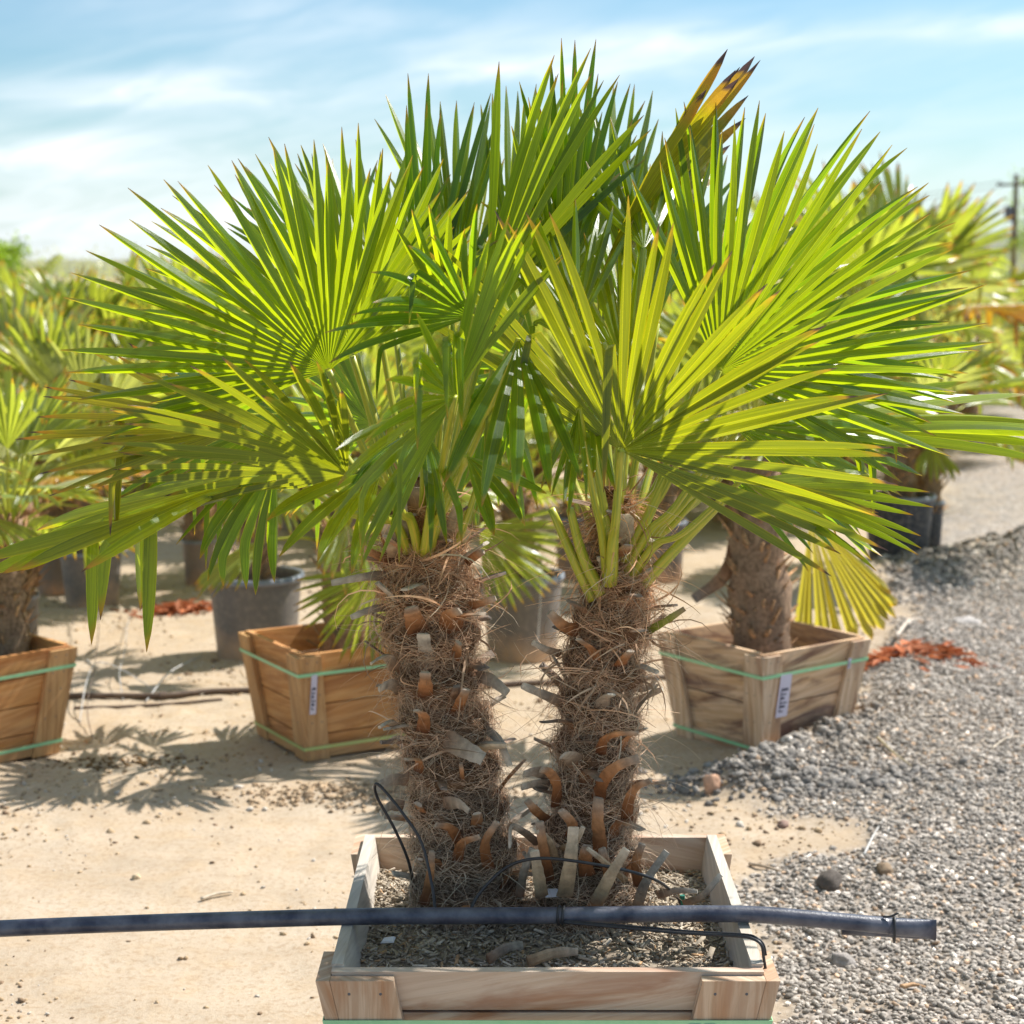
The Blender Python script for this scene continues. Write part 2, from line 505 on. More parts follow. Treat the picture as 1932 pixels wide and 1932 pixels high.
# polygonal border of the gravel lane, from pixels on the ground
_b = [G(1445, 1932), G(1425, 1740), G(1405, 1655), G(1520, 1640), G(1680, 1600), G(1640, 1540), G(1480, 1525), G(1385, 1490), G(1440, 1455), G(1560, 1405), G(1650, 1370), G(1675, 1240), G(1668, 1110), G(1760, 1000), G(1795, 850), G(1830, 700), G(1860, 620)]
BORD = [(_b[0].x - .02, 2.0)] + [(p.x, p.y) for p in _b] + [(40, 110), (900, 1600)]
def in_gravel(x, y):
    """signed-ish distance: >0 inside"""
    poly = BORD + [(3000, 1600), (3000, -50), (_b[0].x, -50)]
    inside = np.zeros_like(x, dtype=bool)
    j = len(poly) - 1
    for i in range(len(poly)):
        xi, yi = poly[i]; xj, yj = poly[j]
        c = ((yi > y) != (yj > y)) & (x < (xj - xi) * (y - yi) / ((yj - yi) + 1e-12) + xi)
        inside ^= c
        j = i
    d = np.full_like(x, 1e9)
    for i in range(len(BORD) - 1):
        d = np.minimum(d, seg_dist(x, y, BORD[i], BORD[i + 1]))
    return np.where(inside, d, -d)
def gmask(x, y):
    d = in_gravel(x, y)
    n = (fbm(x * 5, y * 5, 4, 20) - .5) * .45 + (fbm(x * 1.2, y * 1.2, 2, 31) - .5) * .25
    return np.clip(.5 + (d + n) / .16, 0, 1)
H1 = (G(1410, 1480), G(1640, 1385)); H2 = (G(1640, 1120), G(1930, 1060)); H3 = (G(1700, 1330), G(1760, 1200))
_dr = random.Random(44)
DENTS = [(_dr.uniform(-2.0, .4), _dr.uniform(3.9, 8.0), _dr.gauss(1.2, .5), _dr.uniform(.005, .011)) for _ in range(34)]
def gheight(x, y):
    z = (fbm(x * .7, y * .7, 3, 1) - .5) * .05 + (fbm(x * 4, y * 4, 4, 5) - .5) * .034 + (fbm(x * 16, y * 16, 3, 9) - .5) * .008
    m = gmask(x, y)
    z = z + m * (.008 + (fbm(x * 6, y * 6, 3, 14) - .5) * .03)
    rough = fbm(x * 9, y * 9, 4, 77)
    for (a, b), h, w in ((H1, .10, .16), (H2, .17, .42), (H3, .07, .25)):
        d = seg_dist(x, y, (a.x, a.y), (b.x, b.y))
        z = z + h * np.exp(-(d / w) ** 2) * (.55 + .9 * rough)
    # sandy ridge of loose soil behind the front palms
    c = G(700, 1500)
    z = z + .035 * np.exp(-(((x - c.x) / .35) ** 2 + ((y - c.y) / .12) ** 2)) * (.3 + 1.4 * rough)
    for (fx, fy, fa, fd) in DENTS:        # footprints and scuffs
        dx = (x - fx) * cos(fa) + (y - fy) * sin(fa); dy = -(x - fx) * sin(fa) + (y - fy) * cos(fa)
        q = np.sqrt((dx / .14) ** 2 + (dy / .05) ** 2)
        z = z + fd * (-np.clip(1.15 - q, 0, 1) ** .5 + .45 * np.exp(-((q - 1.25) / .25) ** 2)) * (1 - m)
    fade = np.clip((60 - np.hypot(x, y)) / 40, 0, 1)
    return (z - .004) * fade
def axis_pts(lo, hi, step, far_lo, far_hi, g=1.16):
    a = list(np.arange(lo, hi + 1e-6, step))
    s = step; x = lo
    left = []
    while x > far_lo:
        s *= g; x -= s; left.append(x)
    s = step; x = hi; right = []
    while x < far_hi:
        s *= g; x += s; right.append(x)
    return np.array(left[::-1] + a + right)
gx = axis_pts(-2.6, 3.6, .028, -2500, 2500)
gy = axis_pts(3.3, 10.5, .028, -60, 4000, 1.09)
GX, GY = np.meshgrid(gx, gy, indexing='ij')
GZ = gheight(GX, GY)
GMK = gmask(GX, GY)
nxg, nyg = len(gx), len(gy)
Vg = np.stack([GX, GY, GZ], -1).reshape(-1, 3)
ii, jj = np.meshgrid(np.arange(nxg - 1), np.arange(nyg - 1), indexing='ij')
a0 = (ii * nyg + jj).ravel()
Fg = np.stack([a0, a0 + nyg, a0 + nyg + 1, a0 + 1], -1)
def ground_mat():
    m, nt = mat('sand_and_gravel_ground')
    q = NT(nt)
    tc = q.n('ShaderNodeTexCoord').outputs['Object']
    mk = q.n('ShaderNodeAttribute', attribute_name='col').outputs['Color']
    mk = q.n('ShaderNodeSeparateColor', {0: mk}).outputs[0]
    mp = q.n('ShaderNodeMapping', {0: tc, 3: (.45, 2.4, 1)}).outputs[0]
    n1 = q.m('ADD', q.m('MULTIPLY', q.noise(tc, 1.1, 5, .6), .5), q.m('MULTIPLY', q.noise(mp, 2.6, 6, .65), .5)); n2 = q.noise(tc, 7, 6, .65); n3 = q.noise(tc, 55, 5, .7); n4 = q.noise(tc, 260, 3, .7)
    sand = q.ramp(n1, [(.3, (.40, .31, .215)), (.5, (.475, .38, .28)), (.7, (.53, .445, .345))])
    sand = q.mix(q.m('MULTIPLY', q.ramp(n2, [(.48, (0, 0, 0)), (.64, (1, 1, 1))]), .45), sand, (.46, .33, .20))
    sand = q.mix(q.m('MULTIPLY', q.ramp(n3, [(.50, (0, 0, 0)), (.63, (1, 1, 1))]), .62), sand, (.34, .235, .145))
    sand = q.mix(q.m('MULTIPLY', q.ramp(n4, [(.35, (1, 1, 1)), (.5, (0, 0, 0))]), .3), sand, (.38, .28, .19))
    sand = q.mix(q.m('MULTIPLY', q.ramp(n4, [(.64, (0, 0, 0)), (.7, (1, 1, 1))]), .5), sand, (.85, .76, .65))
    vo = q.n('ShaderNodeTexVoronoi', {'Vector': tc, 'Scale': 42.0, 'Randomness': 1.0})
    vc = q.n('ShaderNodeSeparateColor', {0: vo.outputs['Color']}).outputs[0]
    gcol = q.ramp(vc, [(.0, (.24, .215, .19)), (.45, (.37, .33, .295)), (.8, (.50, .45, .40)), (1, (.66, .60, .53))])
    crack = q.ramp(vo.outputs['Distance'], [(.35, (1, 1, 1)), (.75, (.35, .34, .33))])
    gcol = q.mix(1.0, gcol, crack, 'MULTIPLY')
    gcol = q.mix(q.m('MULTIPLY', q.ramp(n2, [(.42, (0, 0, 0)), (.62, (1, 1, 1))]), .6), gcol, (.44, .35, .26))
    cf = q.mix(mk, sand, gcol)
    hh = q.m('ADD', q.m('MULTIPLY', n3, .6), q.m('MULTIPLY', n4, .25))
    hg = q.m('MULTIPLY', q.m('SUBTRACT', 1.0, vo.outputs['Distance']), q.m('MULTIPLY', mk, 1.2))
    bp = q.bump(q.m('ADD', hh, hg), .55, .012)
    q.out(q.n('ShaderNodeBsdfPrincipled', {'Base Color': cf, 'Roughness': .95, 'Specular IOR Level': .1, 'Normal': bp}).outputs[0])
    return m
M['ground'] = ground_mat()
cg = np.repeat(GMK.reshape(-1, 1), 3, 1)
gr = link_mesh('ground', Vg, Fg, M['ground'], None, None, cg, True)
tag(gr, kind='structure')
def gz(x, y):
    return float(gheight(np.array([x]), np.array([y]))[0])

# ------------------------------------------------------------------ gravel stones (uncountable)
ICO_V = []
t_ = (1 + sqrt(5)) / 2
for a in (-1, 1):
    for b in (-t_, t_):
        ICO_V += [(a, b, 0), (0, a, b), (b, 0, a)]
ICO_V = np.array(ICO_V, dtype=float); ICO_V /= np.linalg.norm(ICO_V[0])
# faces from convexity
ICO_F = []
for i in range(12):
    for j in range(i + 1, 12):
        for k in range(j + 1, 12):
            if all(abs(np.linalg.norm(ICO_V[p] - ICO_V[q]) - 1.0515) < .01 for p, q in ((i, j), (j, k), (i, k))):
                n = np.cross(ICO_V[j] - ICO_V[i], ICO_V[k] - ICO_V[i])
                ICO_F.append((i, j, k) if n.dot(ICO_V[i]) > 0 else (i, k, j))
ICO_F = np.array(ICO_F)
def rand_rot(n):
    q = rng.normal(size=(n, 4)); q /= np.linalg.norm(q, axis=1, keepdims=True)
    w, x, y, z = q.T
    return np.stack([np.stack([1 - 2 * (y * y + z * z), 2 * (x * y - z * w), 2 * (x * z + y * w)], -1),
                     np.stack([2 * (x * y + z * w), 1 - 2 * (x * x + z * z), 2 * (y * z - x * w)], -1),
                     np.stack([2 * (x * z - y * w), 2 * (y * z + x * w), 1 - 2 * (x * x + y * y)], -1)], 1)
def rocks(pos, size, cols, name, m, kind_lab=None, flat=.75):
    n = len(pos)
    V = np.repeat(ICO_V[None], n, 0)
    V = V * (1 + rng.uniform(-.36, .36, (n, 12, 1)))
    sc = np.stack([rng.uniform(.8, 1.3, n), rng.uniform(.6, 1.1, n), rng.uniform(.45, .85, n)], -1)
    V = V * sc[:, None, :]
    V = np.einsum('nij,nkj->nki', rand_rot(n), V)
    V[:, :, 2] *= flat
    V = V * size[:, None, None] + pos[:, None, :]
    F = (ICO_F[None] + (np.arange(n) * 12)[:, None, None]).reshape(-1, 3)
    C = np.repeat(cols[:, None, :], 12, 1) * rng.uniform(.9, 1.1, (n, 12, 1))
    return link_mesh(name, V.reshape(-1, 3), F, m, None, None, C.reshape(-1, 3), False)
def scatter(n, x0, x1, y0, y1):
    x = rng.uniform(x0, x1, n); y = rng.uniform(y0, y1, n)
    keep = (x < .31 * y + .25) & (x > -.31 * y - .25)
    return x[keep], y[keep]
xs, ys = scatter(230000, .3, 4.2, 3.6, 12.5)
mk = gmask(xs, ys)
# thin out with distance: far stones are tiny in the picture
keep = (mk > rng.uniform(.25, 1.0, len(xs))) & (rng.random(len(xs)) < np.clip(1.25 - (ys - 3.6) / 12.0, .3, 1))
xs, ys = xs[keep], ys[keep]
# none inside the boxes
FBY0, FBY1 = G(1030, 1840, .54).y, G(1030, 1572, .54).y
keep = ~((xs < .52) & (ys < FBY1 + .05))
xs, ys = xs[keep], ys[keep]
dh = np.minimum(seg_dist(xs, ys, (H1[0].x, H1[0].y), (H1[1].x, H1[1].y)), seg_dist(xs, ys, (H2[0].x, H2[0].y), (H2[1].x, H2[1].y)) - .25)
heap = np.clip(1 - dh / .35, 0, 1)
sz = rng.lognormal(-5.16, .58, len(xs)) * (1 + .75 * heap * rng.random(len(xs)) + .05 * (ys - 3.6))
sz = np.clip(sz, .0028, .013 + .016 * heap * rng.random(len(xs)) + .012 * (rng.random(len(xs)) > .992))
tone = rng.beta(2.0, 3.0, len(xs))
base = np.array([.18, .158, .135])[None] + tone[:, None] * np.array([.60, .53, .46])[None]
warm = rng.random(len(xs))[:, None]
base = np.where(warm > .93, base * np.array([1.45, 1.15, .9]), base)
base = np.where((warm < .05), base * 1.9 + .08, base)
base = base * (1 - .2 * heap[:, None])
zz = gheight(xs, ys) + sz * .28
g_ = rocks(np.stack([xs, ys, zz], -1), sz, base, 'gravel', M['rock'])
tag(g_, 'grey crushed gravel spread over the lane on the right', None, None, 'stuff')
print('gravel', len(xs))

# loose sand clods and bits on the sand
xs, ys = scatter(26000, -3.2, 2.5, 3.6, 11)
mk = gmask(xs, ys)
pn = fbm(xs * 1.4, ys * 1.4, 3, 55)
keep = (mk < .5) & (rng.random(len(xs)) < np.clip((pn - .42) * 4, .06, 1))
xs, ys = xs[keep], ys[keep]
sz = np.clip(rng.lognormal(-5.3, .55, len(xs)), .002, .020)
t3 = rng.random(len(xs))[:, None]
cc = np.where(t3 < .6, np.array([.50, .36, .22]), np.where(t3 < .85, np.array([.28, .19, .12]), np.array([.62, .55, .47])))
o_ = rocks(np.stack([xs, ys, gheight(xs, ys) + sz * .2], -1), sz, cc, 'sand_debris', M['rock'])
tag(o_, 'small clods and crumbs scattered over the sand', None, None, 'stuff')
# clustered crumbs: soil ridge and dark patches
def cluster(u, v, su, sv, n, smin, smax, c0, name, lab, label_kind='stuff'):
    c = G(u, v)
    x = rng.normal(c.x, su, n); y = rng.normal(c.y, sv, n)
    sz = rng.uniform(smin, smax, n) * rng.uniform(.4, 1, n)
    col = np.array(c0)[None] * rng.uniform(.6, 1.3, (n, 1))
    o = rocks(np.stack([x, y, gheight(x, y) + sz * .25], -1), sz, col, name, M['rock'])
    tag(o, lab, None, None, 'stuff')
cluster(690, 1500, .28, .09, 700, .006, .022, (.46, .33, .21), 'soil_clods', 'crumbly soil clods on the sand left of the front palms')
cluster(235, 1437, .16, .05, 260, .004, .014, (.24, .14, .06), 'dark_crumbs', 'patch of dark crumbs on the pale sand')
cluster(1500, 1478, .30, .10, 900, .008, .032, (.28, .255, .23), 'coarse_gravel', 'coarse dark gravel heaped against the brown box')

# ------------------------------------------------------------------ single stones, sticks
def stone(u, v, size, colr, label, flat=.7, cat='stone'):
    p = G(u, v); z = gz(p.x, p.y)
    import bmesh
    bm = bmesh.new()
    bmesh.ops.create_icosphere(bm, subdivisions=3, radius=1)
    sd = random.uniform(0, 100)
    for vv in bm.verts:
        c = vv.co
        k = 1 + .35 * mnoise.noise(c * 1.3 + Vector((sd, 0, 0))) + .12 * mnoise.noise(c * 4 + Vector((0, sd, 0)))
        vv.co = Vector((c.x * size[0] * k, c.y * size[1] * k, c.z * size[2] * k))
    me = bpy.data.meshes.new('stone'); bm.to_mesh(me); bm.free()
    for pl in me.polygons: pl.use_smooth = True
    ca = me.color_attributes.new('col', 'FLOAT_COLOR', 'POINT')
    ca.data.foreach_set('color', np.tile(np.array([*colr, 1], dtype=np.float32), len(me.vertices)))
    me.materials.append(M['rock'])
    o = bpy.data.objects.new('stone', me); COL.objects.link(o)
    o.location = (p.x, p.y, z + size[2] * .45); o.rotation_euler = (0, 0, random.uniform(0, 3))
    tag(o, label, cat, 'loose stones on the ground')
stone(1342, 1496, (.034, .028, .045), (.60, .36, .24), 'pinkish upright stone on the sand left of the heaped gravel')
stone(1820, 1181, (.085, .045, .028), (.55, .50, .46), 'pale flat stone lying in the gravel right of the brown box')
stone(1565, 1672, (.055, .036, .034), (.12, .10, .085), 'dark lumpy stone in the gravel just right of the front box')
stone(1668, 1650, (.045, .025, .02), (.28, .20, .13), 'brown stone at the edge of sand and gravel beside a dry twig')
stone(1478, 1553, (.026, .02, .014), (.30, .20, .16), 'small reddish stone on the sand behind the front box')
stone(258, 1662, (.014, .011, .012), (.70, .55, .36), 'tiny pale stone alone on the sand at lower left')
stone(1590, 1812, (.04, .028, .022), (.36, .32, .29), 'grey brown clod on sand beside the front box corner')
def stick(px, label, rad=.006, colr=(.5, .42, .33), cat='stick', zoff=.008, name='dry_stick'):
    pts = []
    for (u, v, dz) in px:
        p = G(u, v); pts.append(Vector((p.x, p.y, gz(p.x, p.y) + zoff + dz)))
    mb = MB()
    pp = catmull(pts, 6)
    mb.tube(pp, [rad * (1 - .6 * i / len(pp)) * random.uniform(.85, 1.15) for i in range(len(pp))], 6, colr)
    o = mb.build(name, M['stub'], None, True, True)
    tag(o, label, cat)
stick([(1690, 1235, .03), (1712, 1212, .05), (1733, 1190, .02)], 'pale bent branch behind the right corner of the brown box', .012, (.62, .52, .42))
stick([(1630, 1625, .0), (1648, 1585, .006), (1668, 1548, .0)], 'thin grey twig standing off a brown stone', .005, (.55, .53, .5))
stick([(1655, 1420, .0), (1680, 1440, .02), (1720, 1458, .0)], 'curved straw coloured stem lying on dark gravel', .006, (.42, .34, .2))
stick([(1415, 1625, .0), (1440, 1633, .004), (1475, 1645, .0)], 'short pale wood sliver on sand behind the front box', .008, (.55, .42, .30))
stick([(380, 1702, .0), (410, 1694, .003), (440, 1690, .0)], 'flat pale sliver on the sand at lower left', .007, (.60, .5, .38))
stick([(1870, 1425, .0), (1895, 1410, .004), (1925, 1395, .0)], 'pale straw in the gravel near the right picture edge', .005, (.62, .52, .4))
stick([(1700, 1868, .0), (1725, 1864, .004), (1752, 1866, .0)], 'orange brown bark chip on gravel at lower right', .008, (.50, .30, .16))

# ------------------------------------------------------------------ fan frond geometry
GDOWN = Vector((0, 0, -1))
def fan_blade(hub, e1, e2, nrm, R, th0, th1, step, join=.42, droop=.10, cup=.10, nseg=9, bend_p=.05, rvar=.05, fold=.78, wild=1.0, seed=0, bends=None, spread_len=None, curl=0.0, wmul=1.0):
    """fan of pleated fingers.  direction(th) = e1*cos + e2*sin"""
    rr = random.Random(seed)
    V = []; F = []; UV = []
    n = max(3, int(round((th1 - th0) / step)))
    st = (th1 - th0) / n
    hw = tan(st / 2)
    nj = 3
    for i in range(n):
        th = th0 + (i + .5) * st
        d0 = (e1 * cos(th) + e2 * sin(th)).normalized()
        th += rr.gauss(0, .014) * wild
        oop = rr.gauss(0, .075) * wild
        d0 = (e1 * cos(th) + e2 * sin(th)).normalized()
        sd = (-e1 * sin(th) + e2 * cos(th)).normalized()
        edgef = abs((i + .5) / n - .5) * 2
        Rf = R * (1 + rr.uniform(-rvar, rvar)) * (1 - .16 * edgef ** 3)
        if spread_len: Rf *= spread_len((i + .5) / n)
        jn = join * (1 + rr.uniform(-.12, .12))
        bend = rr.random() < bend_p
        bs = rr.uniform(.5, .8); 
        if bends and i in bends: bend = True; bs = bends[i]
        tw = rr.gauss(0, .45) * wild
        dr = droop * rr.uniform(.6, 1.5)
        latd = rr.gauss(0, .018) * wild
        svals = [0.015, .2, jn * .75, jn] + [jn + (1 - jn) * (k / nseg) for k in range(1, nseg + 1)]
        if bend: 
            svals = sorted(svals + [bs + .012, bs + .03, bs + .05])
        pos = hub + d0 * (svals[0] * Rf)
        d = d0.copy(); prev = svals[0]
        base = len(V)
        for k, s in enumerate(svals):
            ds = (s - prev) * Rf
            if s > jn:
                x = (s - jn) / (1 - jn)
                g = dr * (x ** 1.2) * (s - prev) * 5.0
                if bend and bs < s <= bs + .055: g = .95
                elif bend and s > bs: g = .30
                d = (d + GDOWN * g + sd * latd * (s - prev) * 4 + nrm * (curl * (s - prev) + (oop if prev <= jn + .001 else 0))).normalized()
            else:
                d = (d0 + nrm * cup * 2 * s).normalized()
            pos = pos + d * ds
            prev = s
            sdn = (sd - d * sd.dot(d)).normalized()
            nn_ = d.cross(sdn)
            if nn_.dot(nrm) < 0: nn_ = -nn_
            if s <= jn:
                w = s * R * hw * wmul
                fz = fold
            else:
                x = (s - jn) / (1 - jn)
                w = jn * R * hw * wmul * (1 + .75 * min(x, .45)) * max(0.0, 1 - x ** 4.0) ** .9 + .0006
                fz = fold * (1 + .7 * x)
                ang = tw * x
                sdn, nn_ = sdn * cos(ang) + nn_ * sin(ang), nn_ * cos(ang) - sdn * sin(ang)
            rz = w * fz
            cw = w / sqrt(1 + max(0, fz - fold) ** 2) if s > jn else w
            V += [pos - sdn * cw - nn_ * rz * .5, pos + nn_ * rz * .5, pos + sdn * cw - nn_ * rz * .5]
        m_ = len(svals)
        for k in range(m_ - 1):
            a = base + 3 * k
            F += [(a, a + 1, a + 4, a + 3), (a + 1, a + 2, a + 5, a + 4)]
            s0, s1 = svals[k], svals[k + 1]
            UV += [(s0, i + .01), (s0, i + .5), (s1, i + .5), (s1, i + .01), (s0, i + .5), (s0, i + .99), (s1, i + .99), (s1, i + .5)]
    return V, F, UV
def img_basis(phi, k, sgn):
    ph = R_(phi)
    mn = (CRT * cos(ph) + CUP * sin(ph)) * k + CFW * (sgn * sqrt(max(0, 1 - k * k)))
    mj = CRT * (-sin(ph)) + CUP * cos(ph)
    return mn.normalized(), mj.normalized()
def img_angle(psi, phi, k):
    a = R_(psi - phi)
    return atan2(sin(a), cos(a) / k)
def frond(palm, base_pt, u, v, Y, Rpx, p0, p1, phi=90, k=.9, sgn=1, m='leaf', droop=.1, cup=.08, step=6.0, bend=.05, seed=1, pet_bow=.0, pet_r=.0105, bends=None, join=.31, rvar=.07, spread=None, curl=0.0, label=None, pet=True):
    hub = P(u, v, Y)
    e1, e2 = img_basis(phi, k, sgn)
    nrm = e1.cross(e2).normalized()
    if nrm.dot(CFW) > 0: nrm = -nrm       # nrm towards the camera
    t0 = img_angle(p0, phi, k); t1 = img_angle(p1, phi, k)
    while t1 < t0: t1 += 2 * pi
    if bends:
        nn_ = max(3, int(round((t1 - t0) / R_(step))))
        bd = {}
        for (dg, bs_) in bends:
            a_ = img_angle(dg, phi, k)
            while a_ < t0: a_ += 2 * pi
            bd[min(nn_ - 1, int((a_ - t0) / (t1 - t0) * nn_))] = bs_
        bends = bd
    V, F, UV = fan_blade(hub, e1, e2, nrm, Rpx * Y / FPX, t0, t1, R_(step), droop=droop, cup=cup, seed=seed, bend_p=bend, bends=bends, join=join, rvar=rvar, spread_len=spread, curl=curl)
    loc = palm.location
    V = [p - loc for p in V]
    o = link_mesh('frond', V, F, M[m], palm, UV)
    if label: o['label'] = label
    if pet:
        bp = Vector(base_pt)
        mid = (bp + hub) / 2 + Vector((0, 0, 1)) * pet_bow + (hub - bp).cross(Vector((0, 0, 1))) * 0
        mid2 = bp.lerp(hub, .25) + Vector((0, 0, .03))
        pts = catmull([bp, mid2, mid, hub], 6)
        mb = MB()
        n = len(pts)
        mb.tube([p - loc for p in pts], [pet_r * (1.7 - 1.0 * (i / n) ** .5) for i in range(n)], 8, None, True, 0, .72)
        mb.build('petiole', M['petiole'], o, True)
    return o

# ------------------------------------------------------------------ trunks with fibre and cut leaf stubs
def interp_path(rows, t):
    """rows [(Vector, radius)]"""
    x = t * (len(rows) - 1); i = min(int(x), len(rows) - 2); f = x - i
    return rows[i][0].lerp(rows[i + 1][0], f), rows[i][1] * (1 - f) + rows[i + 1][1] * f
def make_trunk(palm, rows, seed, nf, nlong, bulge=.012, tones=None):
    rows = [(p - palm.location, r) for p, r in rows]
    r_ = random.Random(seed)
    mb = MB()
    N = 90; S = 40; V = []; C = []
    for i in range(N + 1):
        t = i / N
        c, rad = interp_path(rows, t)
        for k in range(S):
            a = 2 * pi * k / S
            q = Vector((cos(a) * 1.7, sin(a) * 1.7, c.z * 9 + seed))
            ring = sin(c.z * 62 + 1.4 * sin(a + seed) + seed)
            d = .014 * mnoise.noise(q) + .008 * mnoise.noise(q * 3.1) + bulge * 1.5 * ring
            rr = max(.004, rad * .93 + d)
            V.append((c.x + rr * cos(a), c.y + rr * sin(a), c.z))
            g = .5 + .5 * mnoise.noise(q * 2.3)
            base = Vector((.22, .145, .09)).lerp(Vector((.22, .095, .045)), t) * (.6 + .6 * g)
            C.append(tuple(base))
    F = []
    for i in range(N):
        for k in range(S):
            k2 = (k + 1) % S
            F.append((i * S + k, i * S + k2, (i + 1) * S + k2, (i + 1) * S + k))
    F.append(tuple(N * S + k for k in range(S)))
    mb.add(V, F, None, C)
    tr = mb.build('trunk', M['bark'], palm, True, True)
    # fibre
    rg = np.random.default_rng(seed)
    def fibres(n, L0, L1, w0, w1, lift, hug, droopk, tlo=0, thi=.97, tone_shift=1.0):
        t = rg.uniform(tlo, thi, n); a = rg.uniform(0, 2 * pi, n)
        cs = np.array([[*interp_path(rows, tt)[0], interp_path(rows, tt)[1]] for tt in t])
        rad = cs[:, 3] * .96
        out = np.stack([np.cos(a), np.sin(a), np.zeros(n)], -1)
        tan_ = np.stack([-np.sin(a), np.cos(a), np.zeros(n)], -1) * rg.choice([-1, 1], n)[:, None]
        up = np.array([0, 0, 1.0])
        rad = rad + .014 * np.sin(cs[:, 2] * 62 + 1.4 * np.sin(a + seed) + seed)
        pos = cs[:, :3] + out * (rad + rg.uniform(-.004, .006, n))[:, None]
        d = tan_ * rg.uniform(.2, 1.2, n)[:, None] + out * (rg.uniform(.0, 1, n) * lift)[:, None] + up[None] * rg.normal(.05, .45, n)[:, None]
        d /= np.linalg.norm(d, axis=1, keepdims=True)
        L = rg.uniform(L0, L1, n); K = 7
        curlax = rg.normal(size=(n, 3)); curlax /= np.linalg.norm(curlax, axis=1, keepdims=True)
        curl = rg.normal(0, .19, n)
        w = rg.uniform(w0, w1, n)
        pts = []
        wv = []
        for k in range(K):
            side = np.cross(d, curlax); side /= (np.linalg.norm(side, axis=1, keepdims=True) + 1e-9)
            ww = w * (1 - (k / (K - 1)) ** 2 * .8)
            pts.append(np.stack([pos - side * ww[:, None] * .5, pos + side * ww[:, None] * .5], 1))
            d = d + np.cross(curlax, d) * curl[:, None] + up[None] * (-droopk)
            # hug: steer around the trunk
            ax = pos[:, :2] - cs[:, :2]
            rr = np.linalg.norm(ax, axis=1)
            o2 = np.concatenate([ax / rr[:, None], np.zeros((n, 1))], 1)
            d = d - o2 * (np.clip(rr - rad, -.02, .1) * hug)[:, None]
            d /= np.linalg.norm(d, axis=1, keepdims=True)
            pos = pos + d * (L / (K - 1))[:, None]
        Vv = np.stack(pts, 1).reshape(n, K * 2, 3)
        fi = []
        for k in range(K - 1): fi.append([2 * k, 2 * k + 1, 2 * k + 3, 2 * k + 2])
        Ff = (np.array(fi)[None] + (np.arange(n) * K * 2)[:, None, None]).reshape(-1, 4)
        g = rg.random(n)[:, None]
        lowc = np.array([.55, .42, .31]); hic = np.array([.60, .33, .17])
        b = lowc + (hic - lowc) * (t[:, None] ** 1.3)
        ph = np.sin(cs[:, 2] * 62 + 1.4 * np.sin(a + seed) + seed)[:, None]
        patch = fbm(a * 2.2 + seed, cs[:, 2] * 14, 3, seed)[:, None]
        b = b * (1.0 + .22 * ph) * (.62 + .85 * patch)  # shade painted into the fibre: darker in the hollows between trunk rings
        pale = np.array([.86, .72, .54])
        b = np.where(g < .55, b * (.5 + g), np.where(g < .85, b * 1.25, pale * (.8 + .3 * t[:, None] * 0)))
        C_ = np.repeat(b[:, None, :] * tone_shift, K * 2, 1)
        return Vv.reshape(-1, 3), Ff, C_.reshape(-1, 3)
    Vs = []; Fs = []; Cs = []; off = 0
    for args in ((nf, .025, .075, .0008, .0018, .26, 26, .03), (int(nf * .16), .04, .09, .0008, .0013, 1.2, 4, .05), (nlong, .10, .22, .0009, .0015, 1.6, .5, .16, .1, .98), (int(nlong * .35), .08, .20, .003, .0065, .8, 3, .10, .35, .98)):
        v_, f_, c_ = fibres(*args)
        Vs.append(v_); Fs.append(f_ + off); Cs.append(c_); off += len(v_)
    fb = link_mesh('trunk_fibre', np.concatenate(Vs), np.concatenate(Fs), M['fibre'], palm, None, np.concatenate(Cs), True)
    # broad woody leaf bases in a spiral, half buried in the fibre
    for j in range(52):
        t = .06 + .86 * j / 52 + rg.uniform(-.008, .008)
        a = j * 2.39996 + rg.uniform(-.25, .25)
        c, rad = interp_path(rows, t)
        o = Vector((cos(a), sin(a), 0)); sdv = Vector((-sin(a), cos(a), 0)) * rg.uniform(-.4, .4)
        L = rg.uniform(.035, .085)
        b0 = c + o * (rad * .80) + Vector((0, 0, -.02))
        b1 = c + o * (rad * 1.02 + .004) + Vector((0, 0, L * .4))
        b2 = b1 + (o * rg.uniform(.3, 1.3) + Vector((0, 0, rg.uniform(-.2, 1.0))) + sdv).normalized() * L
        stub(palm, Vector((0, 0, 0)), [b0, b1, b2], rg.uniform(.022, .045), rg.uniform(.006, .011), ['brown', 'brown', 'orange', 'grey'][int(rg.integers(0, 4))], 'leaf_stub', seed * 100 + j, o)
    return rows
